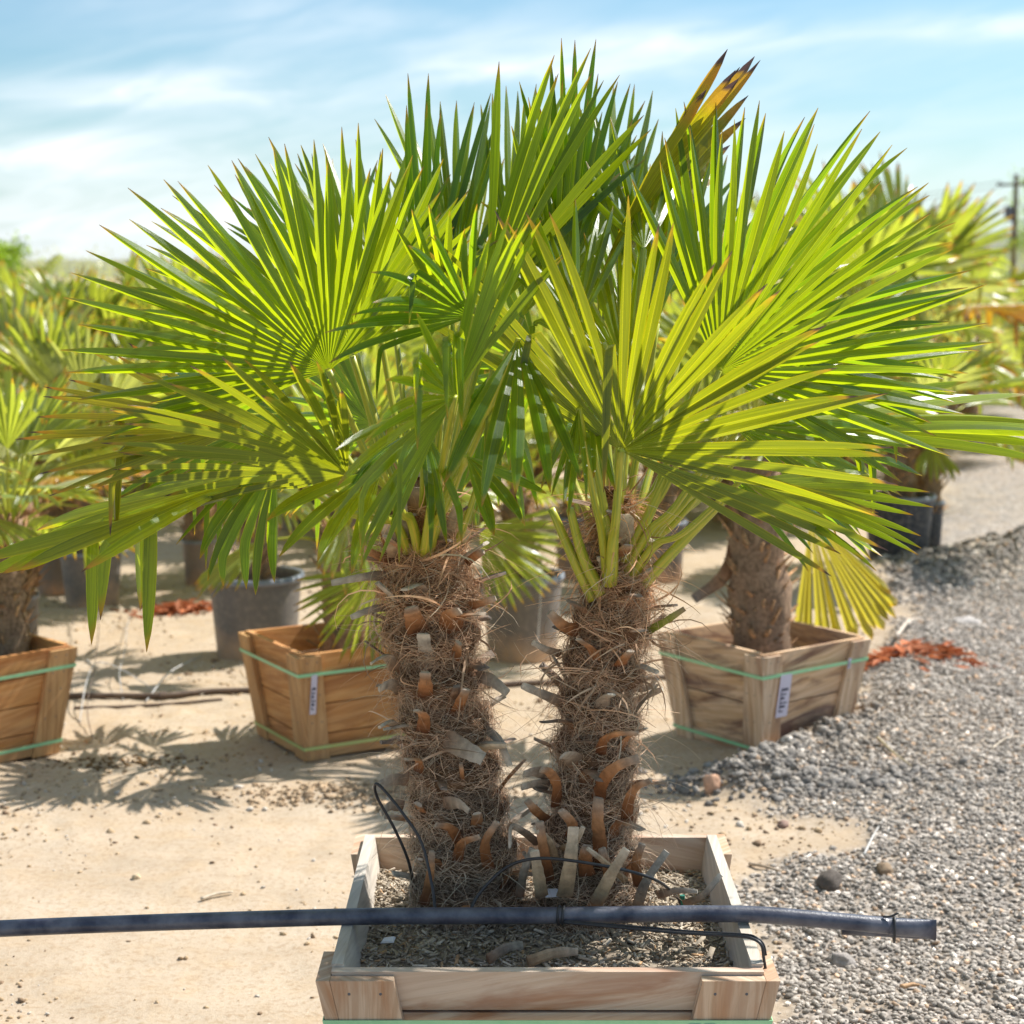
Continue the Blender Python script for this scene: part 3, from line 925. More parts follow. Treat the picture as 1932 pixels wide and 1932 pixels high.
def stub(parent, loc, pts, w, th, tone='orange', name='leaf_stub', seed=0, outd=None):
    """curved flat strap of old leaf stalk through world pts"""
    r_ = random.Random(seed)
    pts = catmull([Vector(p) - loc for p in pts], 5)
    n = len(pts)
    pal = {'brown': [(.10, .045, .025), (.22, .11, .055), (.34, .20, .12), (.22, .18, .15)], 'orange': [(.12, .045, .02), (.33, .14, .055), (.45, .22, .10), (.40, .32, .25)],
           'grey': [(.22, .13, .08), (.34, .26, .19), (.42, .35, .28), (.52, .46, .38)],
           'tan': [(.30, .19, .11), (.50, .36, .22), (.55, .42, .28), (.62, .52, .40)],
           'green': [(.16, .20, .03), (.26, .30, .04), (.30, .30, .05), (.35, .25, .15)]}[tone]
    V = []; C = []; F = []
    prev = None
    for i, p in enumerate(pts):
        t = (pts[min(i + 1, n - 1)] - pts[max(i - 1, 0)]).normalized()
        if prev is None:
            out = Vector((p.x, p.y, 0)); 
            s = t.cross(outd if outd is not None else Vector((r_.uniform(-.3, .3), -1, r_.uniform(-.1, .3)))).normalized()
        else:
            s = (prev - t * prev.dot(t)).normalized()
        prev = s
        nn_ = t.cross(s)
        f = i / (n - 1)
        ww = w * (1.2 - .45 * f) * (1 + r_.uniform(-.09, .09)); hh = th * (1.1 - .4 * f) * (1 + r_.uniform(-.2, .2))
        V += [p - s * ww / 2 - nn_ * hh * .2, p - s * ww * .28 + nn_ * hh / 2, p + s * ww * .28 + nn_ * hh / 2, p + s * ww / 2 - nn_ * hh * .2, p + s * ww * .25 - nn_ * hh / 2, p - s * ww * .25 - nn_ * hh / 2]
        x = f * 3; j = min(int(x), 2); ff = x - j
        c = [pal[j][q] * (1 - ff) + pal[j + 1][q] * ff for q in range(3)]
        kk = r_.uniform(.8, 1.15)
        C += [tuple(q * kk for q in c)] * 6
    for i in range(n - 1):
        for k in range(6):
            F.append((i * 6 + k, i * 6 + (k + 1) % 6, (i + 1) * 6 + (k + 1) % 6, (i + 1) * 6 + k))
    F.append(tuple(range(5, -1, -1))); F.append(tuple((n - 1) * 6 + k for k in range(6)))
    mb = MB(); mb.add(V, F, None, C)
    return mb.build(name, M['stub'], parent, False, True)

TY = 3.95
def rows_px(data, Y): 
    return [(P(u, v, Y), hw * .93 * Y / FPX) for (u, v, hw) in data]
L_rows = rows_px([(884, 1765, 120), (882, 1700, 112), (874, 1600, 103), (862, 1500, 93), (848, 1400, 88), (828, 1300, 85), (813, 1200, 86), (807, 1120, 92), (803, 1060, 82), (797, 1015, 52), (792, 960, 34), (790, 900, 18)], TY)
R_rows = rows_px([(1108, 1772, 125), (1106, 1700, 108), (1112, 1600, 86), (1120, 1500, 79), (1124, 1400, 78), (1132, 1300, 76), (1146, 1220, 74), (1162, 1150, 66), (1164, 1090, 54), (1160, 1040, 40), (1158, 980, 24), (1158, 920, 12)], TY)
palmL = empty('fan_palm', (L_rows[0][0].x, TY, .45))
tag(palmL, 'tall fan palm with shaggy brown trunk, left one of two in the front box', 'palm', 'pair of fan palms in the front box')
palmR = empty('fan_palm', (R_rows[0][0].x, TY, .45))
tag(palmR, 'fan palm with slimmer hairy trunk and stout yellow green stalks, right in the front box', 'palm', 'pair of fan palms in the front box')
make_trunk(palmL, L_rows, 3, 25000, 520)
make_trunk(palmR, R_rows, 8, 22000, 800)

# stubs traced where the photograph shows them: (palm, [(u,v,dY)], width, tone)
def SP(palm, pts, w=.022, tone='orange', th=.008, seed=0, name='leaf_stub'):
    pts = [P(u, v, TY + d - .012 * i) for i, (u, v, d) in enumerate(pts)]
    stub(palm, palm.location, pts, w * 1.2, th * 1.2, tone, name, seed)
Ls = [([(790, 1195, -.09), (780, 1165, -.115), (775, 1145, -.12)], .034, 'orange'),
      ([(803, 1315, -.10), (803, 1290, -.115), (802, 1268, -.12)], .026, 'orange'),
      ([(798, 1380, -.10), (800, 1350, -.125), (785, 1340, -.14)], .022, 'orange'),
      ([(840, 1190, -.09), (846, 1160, -.12), (868, 1152, -.13)], .024, 'orange'),
      ([(858, 1240, -.09), (864, 1225, -.11), (866, 1212, -.12)], .02, 'orange'),
      ([(862, 1340, -.09), (870, 1320, -.115), (880, 1300, -.12)], .022, 'orange'),
      ([(748, 1262, -.06), (732, 1240, -.09), (716, 1242, -.10), (700, 1252, -.10)], .020, 'grey'),
      ([(755, 1300, -.05), (735, 1290, -.08), (715, 1300, -.09)], .022, 'grey'),
      ([(750, 1372, -.05), (735, 1362, -.08), (716, 1372, -.09)], .018, 'grey'),
      ([(740, 1060, -.05), (705, 1045, -.07), (672, 1028, -.08)], .016, 'orange'),
      ([(735, 1085, -.03), (690, 1088, -.05), (625, 1100, -.06)], .016, 'grey'),
      ([(735, 1145, -.03), (700, 1150, -.05), (662, 1165, -.06)], .014, 'grey'),
      ([(870, 1145, -.05), (900, 1140, -.06), (935, 1128, -.06)], .016, 'orange'),
      ([(880, 1060, -.05), (895, 1050, -.06), (912, 1040, -.07)], .016, 'orange'),
      ([(900, 1275, -.03), (930, 1285, -.05), (958, 1308, -.06)], .022, 'grey'),
      ([(840, 1395, -.11), (880, 1415, -.135), (912, 1432, -.14)], .034, 'grey'),
      ([(895, 1425, -.08), (915, 1410, -.11), (955, 1407, -.11)], .02, 'tan'),
      ([(905, 1370, -.04), (940, 1395, -.06), (962, 1445, -.06)], .016, 'grey'),
      ([(790, 1455, -.10), (790, 1435, -.13), (765, 1432, -.14)], .018, 'orange'),
      ([(770, 1470, -.07), (735, 1472, -.08), (705, 1490, -.08)], .022, 'grey'),
      ([(760, 1520, -.07), (735, 1520, -.08), (718, 1535, -.09)], .020, 'grey'),
      ([(873, 1480, -.09), (872, 1460, -.105), (870, 1440, -.105)], .010, 'orange'),
      ([(840, 1515, -.105), (865, 1515, -.13), (885, 1530, -.135)], .022, 'grey'),
      ([(868, 1590, -.105), (850, 1562, -.14), (822, 1556, -.15)], .018, 'orange'),
      ([(863, 1622, -.11), (872, 1590, -.15), (905, 1578, -.15)], .019, 'orange'),
      ([(922, 1640, -.10), (915, 1590, -.14), (938, 1550, -.14)], .019, 'orange'),
      ([(800, 1705, -.12), (812, 1650, -.13), (815, 1605, -.13)], .016, 'orange'),
      ([(880, 1345, .1), (905, 1330, .1), (925, 1325, .1)], .018, 'grey'),
      ([(770, 1400, .11), (750, 1395, .13), (735, 1400, .14)], .018, 'grey')]
for i, (pp, w, tn) in enumerate(Ls): SP(palmL, pp, w, tn, .007, 10 + i)
Rs = [([(1090, 1190, -.05), (1062, 1180, -.08), (1036, 1155, -.09)], .022, 'orange'),
      ([(1222, 1190, -.03), (1250, 1175, -.05), (1292, 1148, -.05)], .014, 'green'),
      ([(1168, 1255, -.08), (1178, 1240, -.11), (1190, 1228, -.12)], .024, 'orange'),
      ([(1055, 1232, -.03), (1030, 1225, -.06), (1005, 1212, -.07)], .014, 'grey'),
      ([(1060, 1325, -.04), (1025, 1310, -.07), (985, 1293, -.08)], .018, 'grey'),
      ([(1133, 1420, -.09), (1140, 1395, -.13), (1165, 1384, -.14), (1205, 1383, -.13)], .017, 'orange'),
      ([(1128, 1510, -.09), (1140, 1470, -.14), (1165, 1445, -.15), (1205, 1430, -.13)], .022, 'orange'),
      ([(1130, 1640, -.10), (1132, 1590, -.12), (1128, 1545, -.12), (1130, 1505, -.12)], .026, 'orange'),
      ([(1148, 1668, -.10), (1146, 1640, -.13), (1135, 1600, -.13)], .020, 'orange'),
      ([(1182, 1550, -.07), (1186, 1510, -.10), (1200, 1485, -.10), (1228, 1472, -.10)], .020, 'orange'),
      ([(1048, 1520, -.07), (1050, 1480, -.10), (1035, 1455, -.11), (1020, 1452, -.11)], .018, 'orange'),
      ([(1035, 1462, -.04), (1010, 1455, -.06), (988, 1460, -.07)], .022, 'grey'),
      ([(1035, 1480, -.04), (1010, 1478, -.06), (984, 1485, -.07)], .018, 'grey'),
      ([(1030, 1545, -.08), (1012, 1530, -.10), (994, 1510, -.11)], .018, 'orange'),
      ([(1075, 1575, -.09), (1080, 1555, -.13), (1058, 1528, -.14)], .020, 'orange'),
      ([(1090, 1440, -.08), (1075, 1425, -.11), (1062, 1425, -.12)], .030, 'grey'),
      ([(1100, 1275, .05), (1210, 1300, .03), (1240, 1280, .03)], .012, 'grey'),
      # dried stalks standing round the foot
      ([(1022, 1690, -.16), (1014, 1640, -.17), (1008, 1605, -.17)], .022, 'tan'),
      ([(1065, 1690, -.18), (1075, 1630, -.19), (1082, 1560, -.18)], .026, 'tan'),
      ([(1125, 1705, -.19), (1150, 1655, -.21), (1182, 1602, -.22)], .022, 'tan'),
      ([(1200, 1720, -.10), (1218, 1665, -.10), (1258, 1606, -.08)], .018, 'grey'),
      ([(1290, 1705, -.02), (1325, 1690, -.02), (1360, 1650, 0)], .014, 'grey'),
      ([(1240, 1688, -.05), (1280, 1680, -.05), (1316, 1682, -.05)], .014, 'grey'),
      ([(1035, 1660, -.13), (1025, 1600, -.15), (1018, 1550, -.15)], .020, 'orange'),
      ([(1050, 1625, -.12), (1035, 1585, -.14), (1012, 1568, -.15)], .014, 'tan'),
      ([(1205, 1670, -.08), (1200, 1625, -.10), (1212, 1592, -.10)], .018, 'orange'),
      ([(1060, 1600, -.12), (1085, 1590, -.16), (1100, 1560, -.16)], .012, 'tan'),
      ([(1015, 1590, -.10), (990, 1570, -.13), (965, 1560, -.13), (962, 1600, -.13)], .016, 'grey'),
      ([(1108, 1650, -.14), (1104, 1620, -.15), (1108, 1595, -.15)], .026, 'orange'),
      ([(1180, 1660, -.14), (1140, 1625, -.17), (1108, 1600, -.17)], .012, 'tan'),
      ([(980, 1690, -.10), (990, 1640, -.11), (1005, 1600, -.10)], .016, 'grey'),
      ([(1190, 1330, .08), (1225, 1310, .08), (1250, 1300, .08)], .014, 'grey')]
for i, (pp, w, tn) in enumerate(Rs): SP(palmR, pp, w, tn, .008, 60 + i)
# papery sheaths standing in the crown of both trunks
def sheath(palm, u, v, du, dv, w, tone, d, seed):
    r_ = random.Random(seed)
    SP(palm, [(u, v, d), (u + du * .5 + r_.uniform(-6, 6), v + dv * .5, d - .01), (u + du, v + dv, d + r_.uniform(-.02, .02))], w, tone, .003, seed, 'leaf_sheath')
for i, (u, v, du, dv, w, tn, d) in enumerate([(765, 1050, -8, -110, .032, 'tan', -.05), (790, 1040, 0, -120, .04, 'orange', -.04), (815, 1045, 12, -110, .03, 'tan', -.05), (740, 1045, -18, -80, .02, 'orange', -.04), (838, 1040, 26, -90, .02, 'tan', -.02), (800, 1020, -10, -130, .03, 'tan', .03), (778, 1000, 6, -100, .036, 'orange', .02), (850, 1060, 34, -60, .02, 'tan', 0)]):
    sheath(palmL, u, v, du, dv, w, tn, d, 200 + i)
for i, (u, v, du, dv, w, tn, d) in enumerate([(1175, 1090, 6, -120, .038, 'tan', -.03), (1160, 1080, -6, -130, .03, 'orange', -.02), (1195, 1100, 26, -100, .024, 'tan', -.02), (1120, 1120, -24, -90, .02, 'orange', -.03), (1140, 1100, -14, -110, .026, 'tan', 0), (1190, 1110, 16, -90, .03, 'tan', .03)]):
    sheath(palmR, u, v, du, dv, w, tn, d, 230 + i)
# yellow flower spathe on the left trunk
SP(palmL, [(755, 1040, -.07), (742, 1010, -.09), (722, 985, -.10)], .04, 'tan', .012, 5, 'flower_sheath')

# ------------------------------------------------------------------ fronds of the two front palms
LB = lambda a=0, d=0: P(797 + a, 1045, TY + d)
RB = lambda a=0, d=0: P(1160 + a, 1100, TY + d)
fs = [
 # palm, base, u, v, Y, R, p0, p1, kwargs
 (palmL, LB(-20, -.03), 620, 700, 3.68, 505, 40, 198, dict(phi=90, k=.975, sgn=-1, m='leaf', droop=.05, seed=11, rvar=.05, step=5.4, spread=lambda f: .82 + .19 * min(1, max(0, (f - .35) / .4)), label='large open frond fanning up and left')),
 (palmL, LB(-20, .05), 665, 672, 3.92, 455, 32, 205, dict(phi=90, k=.96, sgn=-1, m='leaf', droop=.06, seed=12, step=5.4, spread=lambda f: .86 + .14 * f)),
 (palmL, LB(-30, 0), 462, 802, 3.86, 420, 148, 214, dict(phi=90, k=.55, m='leafy', droop=.05, seed=13, label='frond pointing left with yellowed finger ends')),
 (palmL, LB(-25, -.06), 656, 897, 3.58, 455, 74, 193, dict(phi=80, k=.42, sgn=-1, m='leafb', droop=.05, seed=14, bend=0, cup=.03, label='low frond reaching left with brown finger tips')),
 (palmL, LB(-35, .05), 560, 862, 3.95, 600, 193, 214, dict(phi=112, k=.17, m='leaf', droop=.14, seed=15, bend=.28, join=.5, label='low frond seen edge on, sweeping out at the left')),
 (palmL, LB(5, -.08), 858, 749, 3.48, 400, 57, 241, dict(phi=150, k=.30, sgn=-1, m='leaf', droop=.10, seed=16, bend=.12, step=7)),
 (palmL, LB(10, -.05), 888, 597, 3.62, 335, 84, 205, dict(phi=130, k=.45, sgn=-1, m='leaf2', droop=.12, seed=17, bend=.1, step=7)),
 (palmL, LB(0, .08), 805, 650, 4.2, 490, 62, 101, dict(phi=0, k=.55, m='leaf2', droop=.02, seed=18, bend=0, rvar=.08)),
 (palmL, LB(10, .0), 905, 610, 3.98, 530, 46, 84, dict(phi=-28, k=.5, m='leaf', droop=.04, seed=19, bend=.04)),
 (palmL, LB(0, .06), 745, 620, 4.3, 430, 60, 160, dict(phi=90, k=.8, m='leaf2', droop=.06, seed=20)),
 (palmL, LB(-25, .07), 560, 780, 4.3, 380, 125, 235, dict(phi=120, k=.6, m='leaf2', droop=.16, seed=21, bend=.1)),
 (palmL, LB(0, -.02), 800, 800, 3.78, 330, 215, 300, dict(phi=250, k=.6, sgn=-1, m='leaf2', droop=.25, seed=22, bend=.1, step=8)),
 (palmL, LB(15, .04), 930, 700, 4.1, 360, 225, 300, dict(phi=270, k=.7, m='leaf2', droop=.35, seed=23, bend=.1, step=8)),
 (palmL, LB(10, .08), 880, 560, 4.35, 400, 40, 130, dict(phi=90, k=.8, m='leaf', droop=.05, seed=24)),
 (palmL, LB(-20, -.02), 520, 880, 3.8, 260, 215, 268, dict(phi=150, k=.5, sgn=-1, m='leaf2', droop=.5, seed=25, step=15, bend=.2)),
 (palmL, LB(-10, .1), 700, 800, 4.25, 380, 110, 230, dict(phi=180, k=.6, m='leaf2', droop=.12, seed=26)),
 (palmL, LB(-5, .05), 712, 600, 4.1, 400, 62, 125, dict(phi=90, k=.9, m='leaf', droop=.04, seed=51, bend=.03)),
 (palmL, LB(5, .0), 985, 600, 4.05, 460, 50, 92, dict(phi=0, k=.6, m='leaf', droop=.03, seed=52, bend=.03)),
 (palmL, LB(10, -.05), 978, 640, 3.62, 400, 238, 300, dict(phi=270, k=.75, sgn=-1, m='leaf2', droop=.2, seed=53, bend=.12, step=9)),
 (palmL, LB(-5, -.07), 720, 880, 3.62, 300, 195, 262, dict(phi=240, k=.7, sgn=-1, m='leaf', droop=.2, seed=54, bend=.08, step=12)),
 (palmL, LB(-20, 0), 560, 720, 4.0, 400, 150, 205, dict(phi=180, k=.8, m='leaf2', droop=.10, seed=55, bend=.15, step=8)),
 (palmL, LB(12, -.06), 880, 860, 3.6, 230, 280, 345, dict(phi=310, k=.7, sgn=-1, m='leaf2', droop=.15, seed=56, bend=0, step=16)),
 (palmL, LB(15, -.04), 845, 600, 3.7, 260, 70, 125, dict(phi=90, k=.7, sgn=-1, m='leaf', droop=.03, seed=57, bend=0, step=8)),
 (palmL, LB(0, .06), 860, 500, 4.25, 380, 70, 122, dict(phi=90, k=.9, m='leaf', droop=.03, seed=71, bend=.02, step=5.4)),
 (palmL, LB(-10, .07), 640, 560, 4.3, 330, 75, 150, dict(phi=90, k=.9, m='leaf2', droop=.05, seed=72, bend=.05, step=5.4)),
 (palmL, LB(8, .05), 960, 470, 4.3, 370, 60, 105, dict(phi=90, k=.9, m='leaf', droop=.02, seed=73, bend=.02, step=5.4)),
 (palmR, RB(5, .05), 1170, 470, 4.3, 370, 70, 108, dict(phi=90, k=.9, m='leaf', droop=.02, seed=74, bend=.02, step=5.4)),
 # right palm
 (palmR, RB(-5, -.04), 1088, 620, 3.78, 330, 60, 132, dict(phi=90, k=.8, m='leaf', droop=.04, seed=61, bend=.1, step=7)),
 (palmR, RB(5, .03), 1240, 610, 4.0, 440, 66, 116, dict(phi=90, k=.9, m='leaf', droop=.03, seed=62, bend=.03)),
 (palmR, RB(-10, .02), 1060, 560, 4.1, 400, 55, 110, dict(phi=0, k=.7, m='leaf', droop=.03, seed=63, bend=.03)),
 (palmR, RB(20, 0), 1500, 700, 4.0, 360, -28, 48, dict(phi=0, k=.9, m='leaf', droop=.06, seed=64, bend=.06)),
 (palmR, RB(15, -.03), 1380, 800, 3.78, 430, -40, 12, dict(phi=-20, k=.85, m='leaf', droop=.08, seed=65, bend=.05)),
 (palmR, RB(-12, -.05), 1092, 770, 3.62, 290, 248, 276, dict(phi=262, k=.7, sgn=-1, m='leaf2', droop=.05, seed=66, step=5, bend=0)),
 (palmR, RB(20, .04), 1360, 880, 4.0, 320, -48, -12, dict(phi=-40, k=.85, m='leaf2', droop=.15, seed=67, bend=.06)),
 (palmR, RB(5, -.02), 1180, 700, 3.9, 330, 60, 150, dict(phi=90, k=.9, m='leaf', droop=.06, seed=68, bend=.1, step=8)),
 (palmR, RB(-8, -.07), 1172, 850, 3.68, 548, -33, 152, dict(phi=58, k=.66, sgn=-1, m='leafb', droop=.035, seed=31, bend=0, bends=[(128, .53), (99, .50), (152, .6)], pet_r=.013, cup=.03, step=5.6, label='broad near frond on the right trunk with burnt tips')),
 (palmR, RB(15, 0), 1357, 700, 3.82, 482, -34, 117, dict(phi=60, k=.975, sgn=-1, m='leaf', droop=.03, seed=32, step=5.4, bend=.02, label='large open frond fanning up and right')),
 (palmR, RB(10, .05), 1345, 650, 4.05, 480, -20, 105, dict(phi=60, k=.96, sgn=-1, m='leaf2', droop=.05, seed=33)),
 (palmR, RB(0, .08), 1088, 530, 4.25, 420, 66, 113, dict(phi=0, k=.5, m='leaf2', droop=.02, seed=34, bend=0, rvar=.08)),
 (palmR, RB(0, .06), 1130, 525, 4.12, 485, 47, 67, dict(phi=-32, k=.24, m='leafburn', droop=.0, seed=35, bend=0, join=.5, label='upright frond with yellow and blackened tips')),
 (palmR, RB(20, .0), 1400, 800, 3.92, 480, -44, 2, dict(phi=-30, k=.75, m='leaf2', droop=.12, seed=36, bend=.1)),
 (palmR, RB(20, .05), 1430, 805, 4.12, 600, -9, 12, dict(phi=90, k=.3, m='leaf', droop=.08, seed=37, bend=.2, step=7)),
 (palmR, RB(-10, .0), 1105, 735, 3.85, 330, 238, 288, dict(phi=262, k=.6, sgn=-1, m='leaf2', droop=.15, seed=38, step=8, bend=0)),
 (palmR, RB(0, .1), 1180, 600, 4.35, 430, 30, 150, dict(phi=90, k=.8, m='leaf2', droop=.06, seed=39)),
 (palmR, RB(20, .07), 1300, 590, 4.4, 420, 10, 110, dict(phi=60, k=.8, m='leaf2', droop=.06, seed=40)),
 (palmR, RB(25, .04), 1480, 760, 4.25, 360, -70, 50, dict(phi=-10, k=.7, m='leafb', droop=.15, seed=41, bend=.1)),
 (palmR, RB(-20, .03), 1020, 700, 4.15, 350, 100, 250, dict(phi=180, k=.6, m='leaf2', droop=.2, seed=42, bend=.1, step=7)),
 (palmR, RB(0, -.03), 1215, 470, 3.95, 330, 55, 130, dict(phi=90, k=.6, m='leaf', droop=.02, seed=43, bend=0, step=7)),
 (palmR, RB(25, -.03), 1400, 905, 3.75, 350, -42, 6, dict(phi=-100, k=.5, sgn=-1, m='leaf', droop=.12, seed=44, bend=0, step=7)),
]
for f in fs:
    kw = f[8]
    frond(f[0], f[1], *f[2:8], **kw)
# extra bare leaf stalks seen between the trunks and the crown
def stalk(palm, pts, r0=.012):
    mb = MB(); pp = catmull([P(u, v, TY + d) - palm.location for (u, v, d) in pts], 6)
    n = len(pp)
    mb.tube(pp, [r0 * (1.5 - .7 * i / n) for i in range(n)], 8, None, True, 0, .7)
    mb.build('petiole', M['petiole'], palm, True)
stalk(palmR, [(1178, 1060, -.04), (1220, 980, -.05), (1262, 890, -.06)])
stalk(palmR, [(1205, 1110, -.03), (1290, 1020, -.03), (1370, 940, -.04)])
stalk(palmR, [(1120, 1130, -.05), (1085, 1060, -.06), (1040, 960, -.08)])
stalk(palmR, [(1135, 1120, -.06), (1100, 1050, -.07), (1075, 960, -.1)])
stalk(palmL, [(765, 1042, -.06), (740, 985, -.07), (690, 945, -.1)], .007)
stalk(palmL, [(850, 1050, -.03), (880, 980, -.04), (905, 900, -.05)], .008)
stalk(palmL, [(815, 1030, -.05), (822, 960, -.06), (835, 880, -.08)], .008)

# ------------------------------------------------------------------ wooden planting boxes
def tree_box(center, rz, top, bot, h, mats, label, group, boards=3, cleat_w=.09, cleat_t=.022, bt=.02, straps=(.82, .12), strap_h=.014, strapm=('strap', 'strap'), rail=True, loc_z=0.0, bounds=None):
    root = empty('wooden_planter_box', (center[0], center[1], loc_z), rz)
    tag(root, label, 'planter box', group)
    mb_, mc_ = mats
    def pt(side, a, t, d, inset=0.0):
        """a: metres along from the middle, t: height fraction, d: metres outward"""
        hw = bot + (top - bot) * t
        ang = side * pi / 2
        x, y = a, -(hw + d)
        return Vector((x * cos(ang) - y * sin(ang), x * sin(ang) + y * cos(ang), t * h))
    def hw(t): return bot + (top - bot) * t
    for side in range(4):
        mb = MB()
        cuts = bounds or [0] + sorted([i / boards + random.uniform(-.03, .03) for i in range(1, boards)]) + [1]
        full = side % 2 == 0
        for i in range(len(cuts) - 1):
            t0, t1 = cuts[i] + .006, cuts[i + 1] - .006
            if i == len(cuts) - 2: t1 = 1.0 + (0.0 if full else .014)
            def w_(t): return (hw(t) - (.0005 if full else bt + .001))
            p = [pt(side, -w_(t0), t0, 0), pt(side, w_(t0), t0, 0), pt(side, w_(t0), t0, -bt), pt(side, -w_(t0), t0, -bt),
                 pt(side, -w_(t1), t1, 0), pt(side, w_(t1), t1, 0), pt(side, w_(t1), t1, -bt), pt(side, -w_(t1), t1, -bt)]
            mb.hexa(p)
        mb.build('side_panel', M[mb_ if full or mats[0] != 'wood_front' else 'wood_rim'], root)
        for sg in (-1, 1):
            mb = MB()
            t0, t1 = -.0, .985
            ext = .001 if full else cleat_t
            def A(t): return sg * (hw(t) + ext), sg * (hw(t) - cleat_w)
            o0, i0 = A(t0); o1, i1 = A(t1)
            if sg > 0:
                p = [pt(side, i0, t0, .002), pt(side, i1, t1, .002), pt(side, i1, t1, cleat_t), pt(side, i0, t0, cleat_t),
                     pt(side, o0, t0, .002), pt(side, o1, t1, .002), pt(side, o1, t1, cleat_t), pt(side, o0, t0, cleat_t)]
            else:
                p = [pt(side, o0, t0, .002), pt(side, o1, t1, .002), pt(side, o1, t1, cleat_t), pt(side, o0, t0, cleat_t),
                     pt(side, i0, t0, .002), pt(side, i1, t1, .002), pt(side, i1, t1, cleat_t), pt(side, i0, t0, cleat_t)]
            mb.hexa(p)
            mb.build('corner_board', M[mc_], root)
        nb = MB()
        for sg in (-1, 1):
            for t in (.10, .36, .62, .78, .93):
                for da in (.25, .75):
                    c_ = pt(side, sg * (hw(t) - cleat_w * da), t, cleat_t + .0006)
                    o_ = (pt(side, 0, t, 1) - pt(side, 0, t, 0)).normalized(); r1 = Vector((0, 0, 1)); r2 = o_.cross(r1)
                    nb.add([c_ + (r1 * cos(a) + r2 * sin(a)) * .0032 for a in [q * pi / 4 for q in range(8)]] + [c_ + o_ * .0012], [(q, (q + 1) % 8, 8) for q in range(8)])
        nb.build('nail_heads', M['metal_dark'], root)
        if rail:
            mb = MB()
            t0, t1 = .02, .13
            w0, w1 = hw(t0) - cleat_w - .003, hw(t1) - cleat_w - .003
            p = [pt(side, -w0, t0, .002), pt(side, w0, t0, .002), pt(side, w0, t0, cleat_t * .8), pt(side, -w0, t0, cleat_t * .8),
                 pt(side, -w1, t1, .002), pt(side, w1, t1, .002), pt(side, w1, t1, cleat_t * .8), pt(side, -w1, t1, cleat_t * .8)]
            mb.hexa(p)
            mb.build('bottom_rail', M[mc_], root)
    for si, st in enumerate(straps):
        mb = MB()
        dd = cleat_t + .003
        th = .0015
        n = 4
        V = []
        dt = strap_h / h / 2
        for side in range(4):
            for (t, d) in ((st - dt, dd), (st + dt, dd), (st + dt, dd + th), (st - dt, dd + th)):
                V.append(pt(side, -(hw(t) + d), t, d))
        F = []
        for s in range(4):
            a, b = s * 4, ((s + 1) % 4) * 4
            for k in range(4):
                F.append((a + k, b + k, b + (k + 1) % 4, a + (k + 1) % 4))
        mb.add(V, F)
        mb.build('strap', M[strapm[si]], root)
    return root, pt, hw
# front box
cxy0 = G(612, 1838, .54); cxy1 = G(1455, 1838, .54)
TOPH = (cxy1.x - cxy0.x) / 2
FC = ((cxy0.x + cxy1.x) / 2, cxy0.y + TOPH, 0)
box, bpt, bhw = tree_box(FC, 0, TOPH - .012, TOPH * .76, .54, ('wood_front', 'wood_cleat'),
    'large weathered wooden box in front holding the two tall palms', None, boards=3, cleat_w=.128, cleat_t=.03, bt=.024, straps=(.80, .2), strap_h=.022, rail=True, bounds=[0, .3, .62, .83, 1.0])
def label_tag(root, pt, side, a, t0, t1, w, off, name='label_tag'):
    mb = MB()
    p = [pt(side, a - w / 2, t0, off), pt(side, a + w / 2, t0, off), pt(side, a + w / 2, t0, off + .001), pt(side, a - w / 2, t0, off + .001),
         pt(side, a - w / 2 + .002, t1, off), pt(side, a + w / 2 - .001, t1, off), pt(side, a + w / 2 - .001, t1, off + .001), pt(side, a - w / 2 + .002, t1, off + .001)]
    mb.hexa(p)
    o = mb.build(name, M['tag'], root)
    mk = MB()                        # dark print: one comb of bars
    a0_, wd_ = a - w * .30, w * .6
    t_lo, t_hi = t0 + (t1 - t0) * .12, t0 + (t1 - t0) * .72
    nb_ = 6; o2 = off + .0017
    loopv = [pt(side, a0_, t_lo, o2), pt(side, a0_, t_hi, o2), pt(side, a0_ + wd_ * .18, t_hi, o2)]
    vs = []; fs_ = []
    for q in range(nb_):
        ta = t_lo + (t_hi - t_lo) * q / nb_; tb = ta + (t_hi - t_lo) / nb_ * (.35 + .25 * (q % 2)); tc_ = t_lo + (t_hi - t_lo) * (q + 1) / nb_
        b = len(vs)
        vs += [pt(side, a0_, ta, o2), pt(side, a0_ + wd_ * .12, ta, o2), pt(side, a0_ + wd_ * (.6 + .4 * (q % 3) / 2), ta, o2), pt(side, a0_ + wd_ * (.6 + .4 * (q % 3) / 2), tb, o2), pt(side, a0_ + wd_ * .12, tb, o2), pt(side, a0_, tb, o2)]
        fs_ += [(b, b + 1, b + 4, b + 5), (b + 1, b + 2, b + 3, b + 4)]
        if q: fs_.append((b - 1, b - 2, b + 1, b))
    mk.add(vs, fs_)
    mk.build('print', M['ink'], o)
label_tag(box, bpt, 0, (1316 - 1034) / 940, .775, .806, .028, .036)
label_tag(box, bpt, 0, (1345 - 1034) / 940, .775, .806, .026, .036)

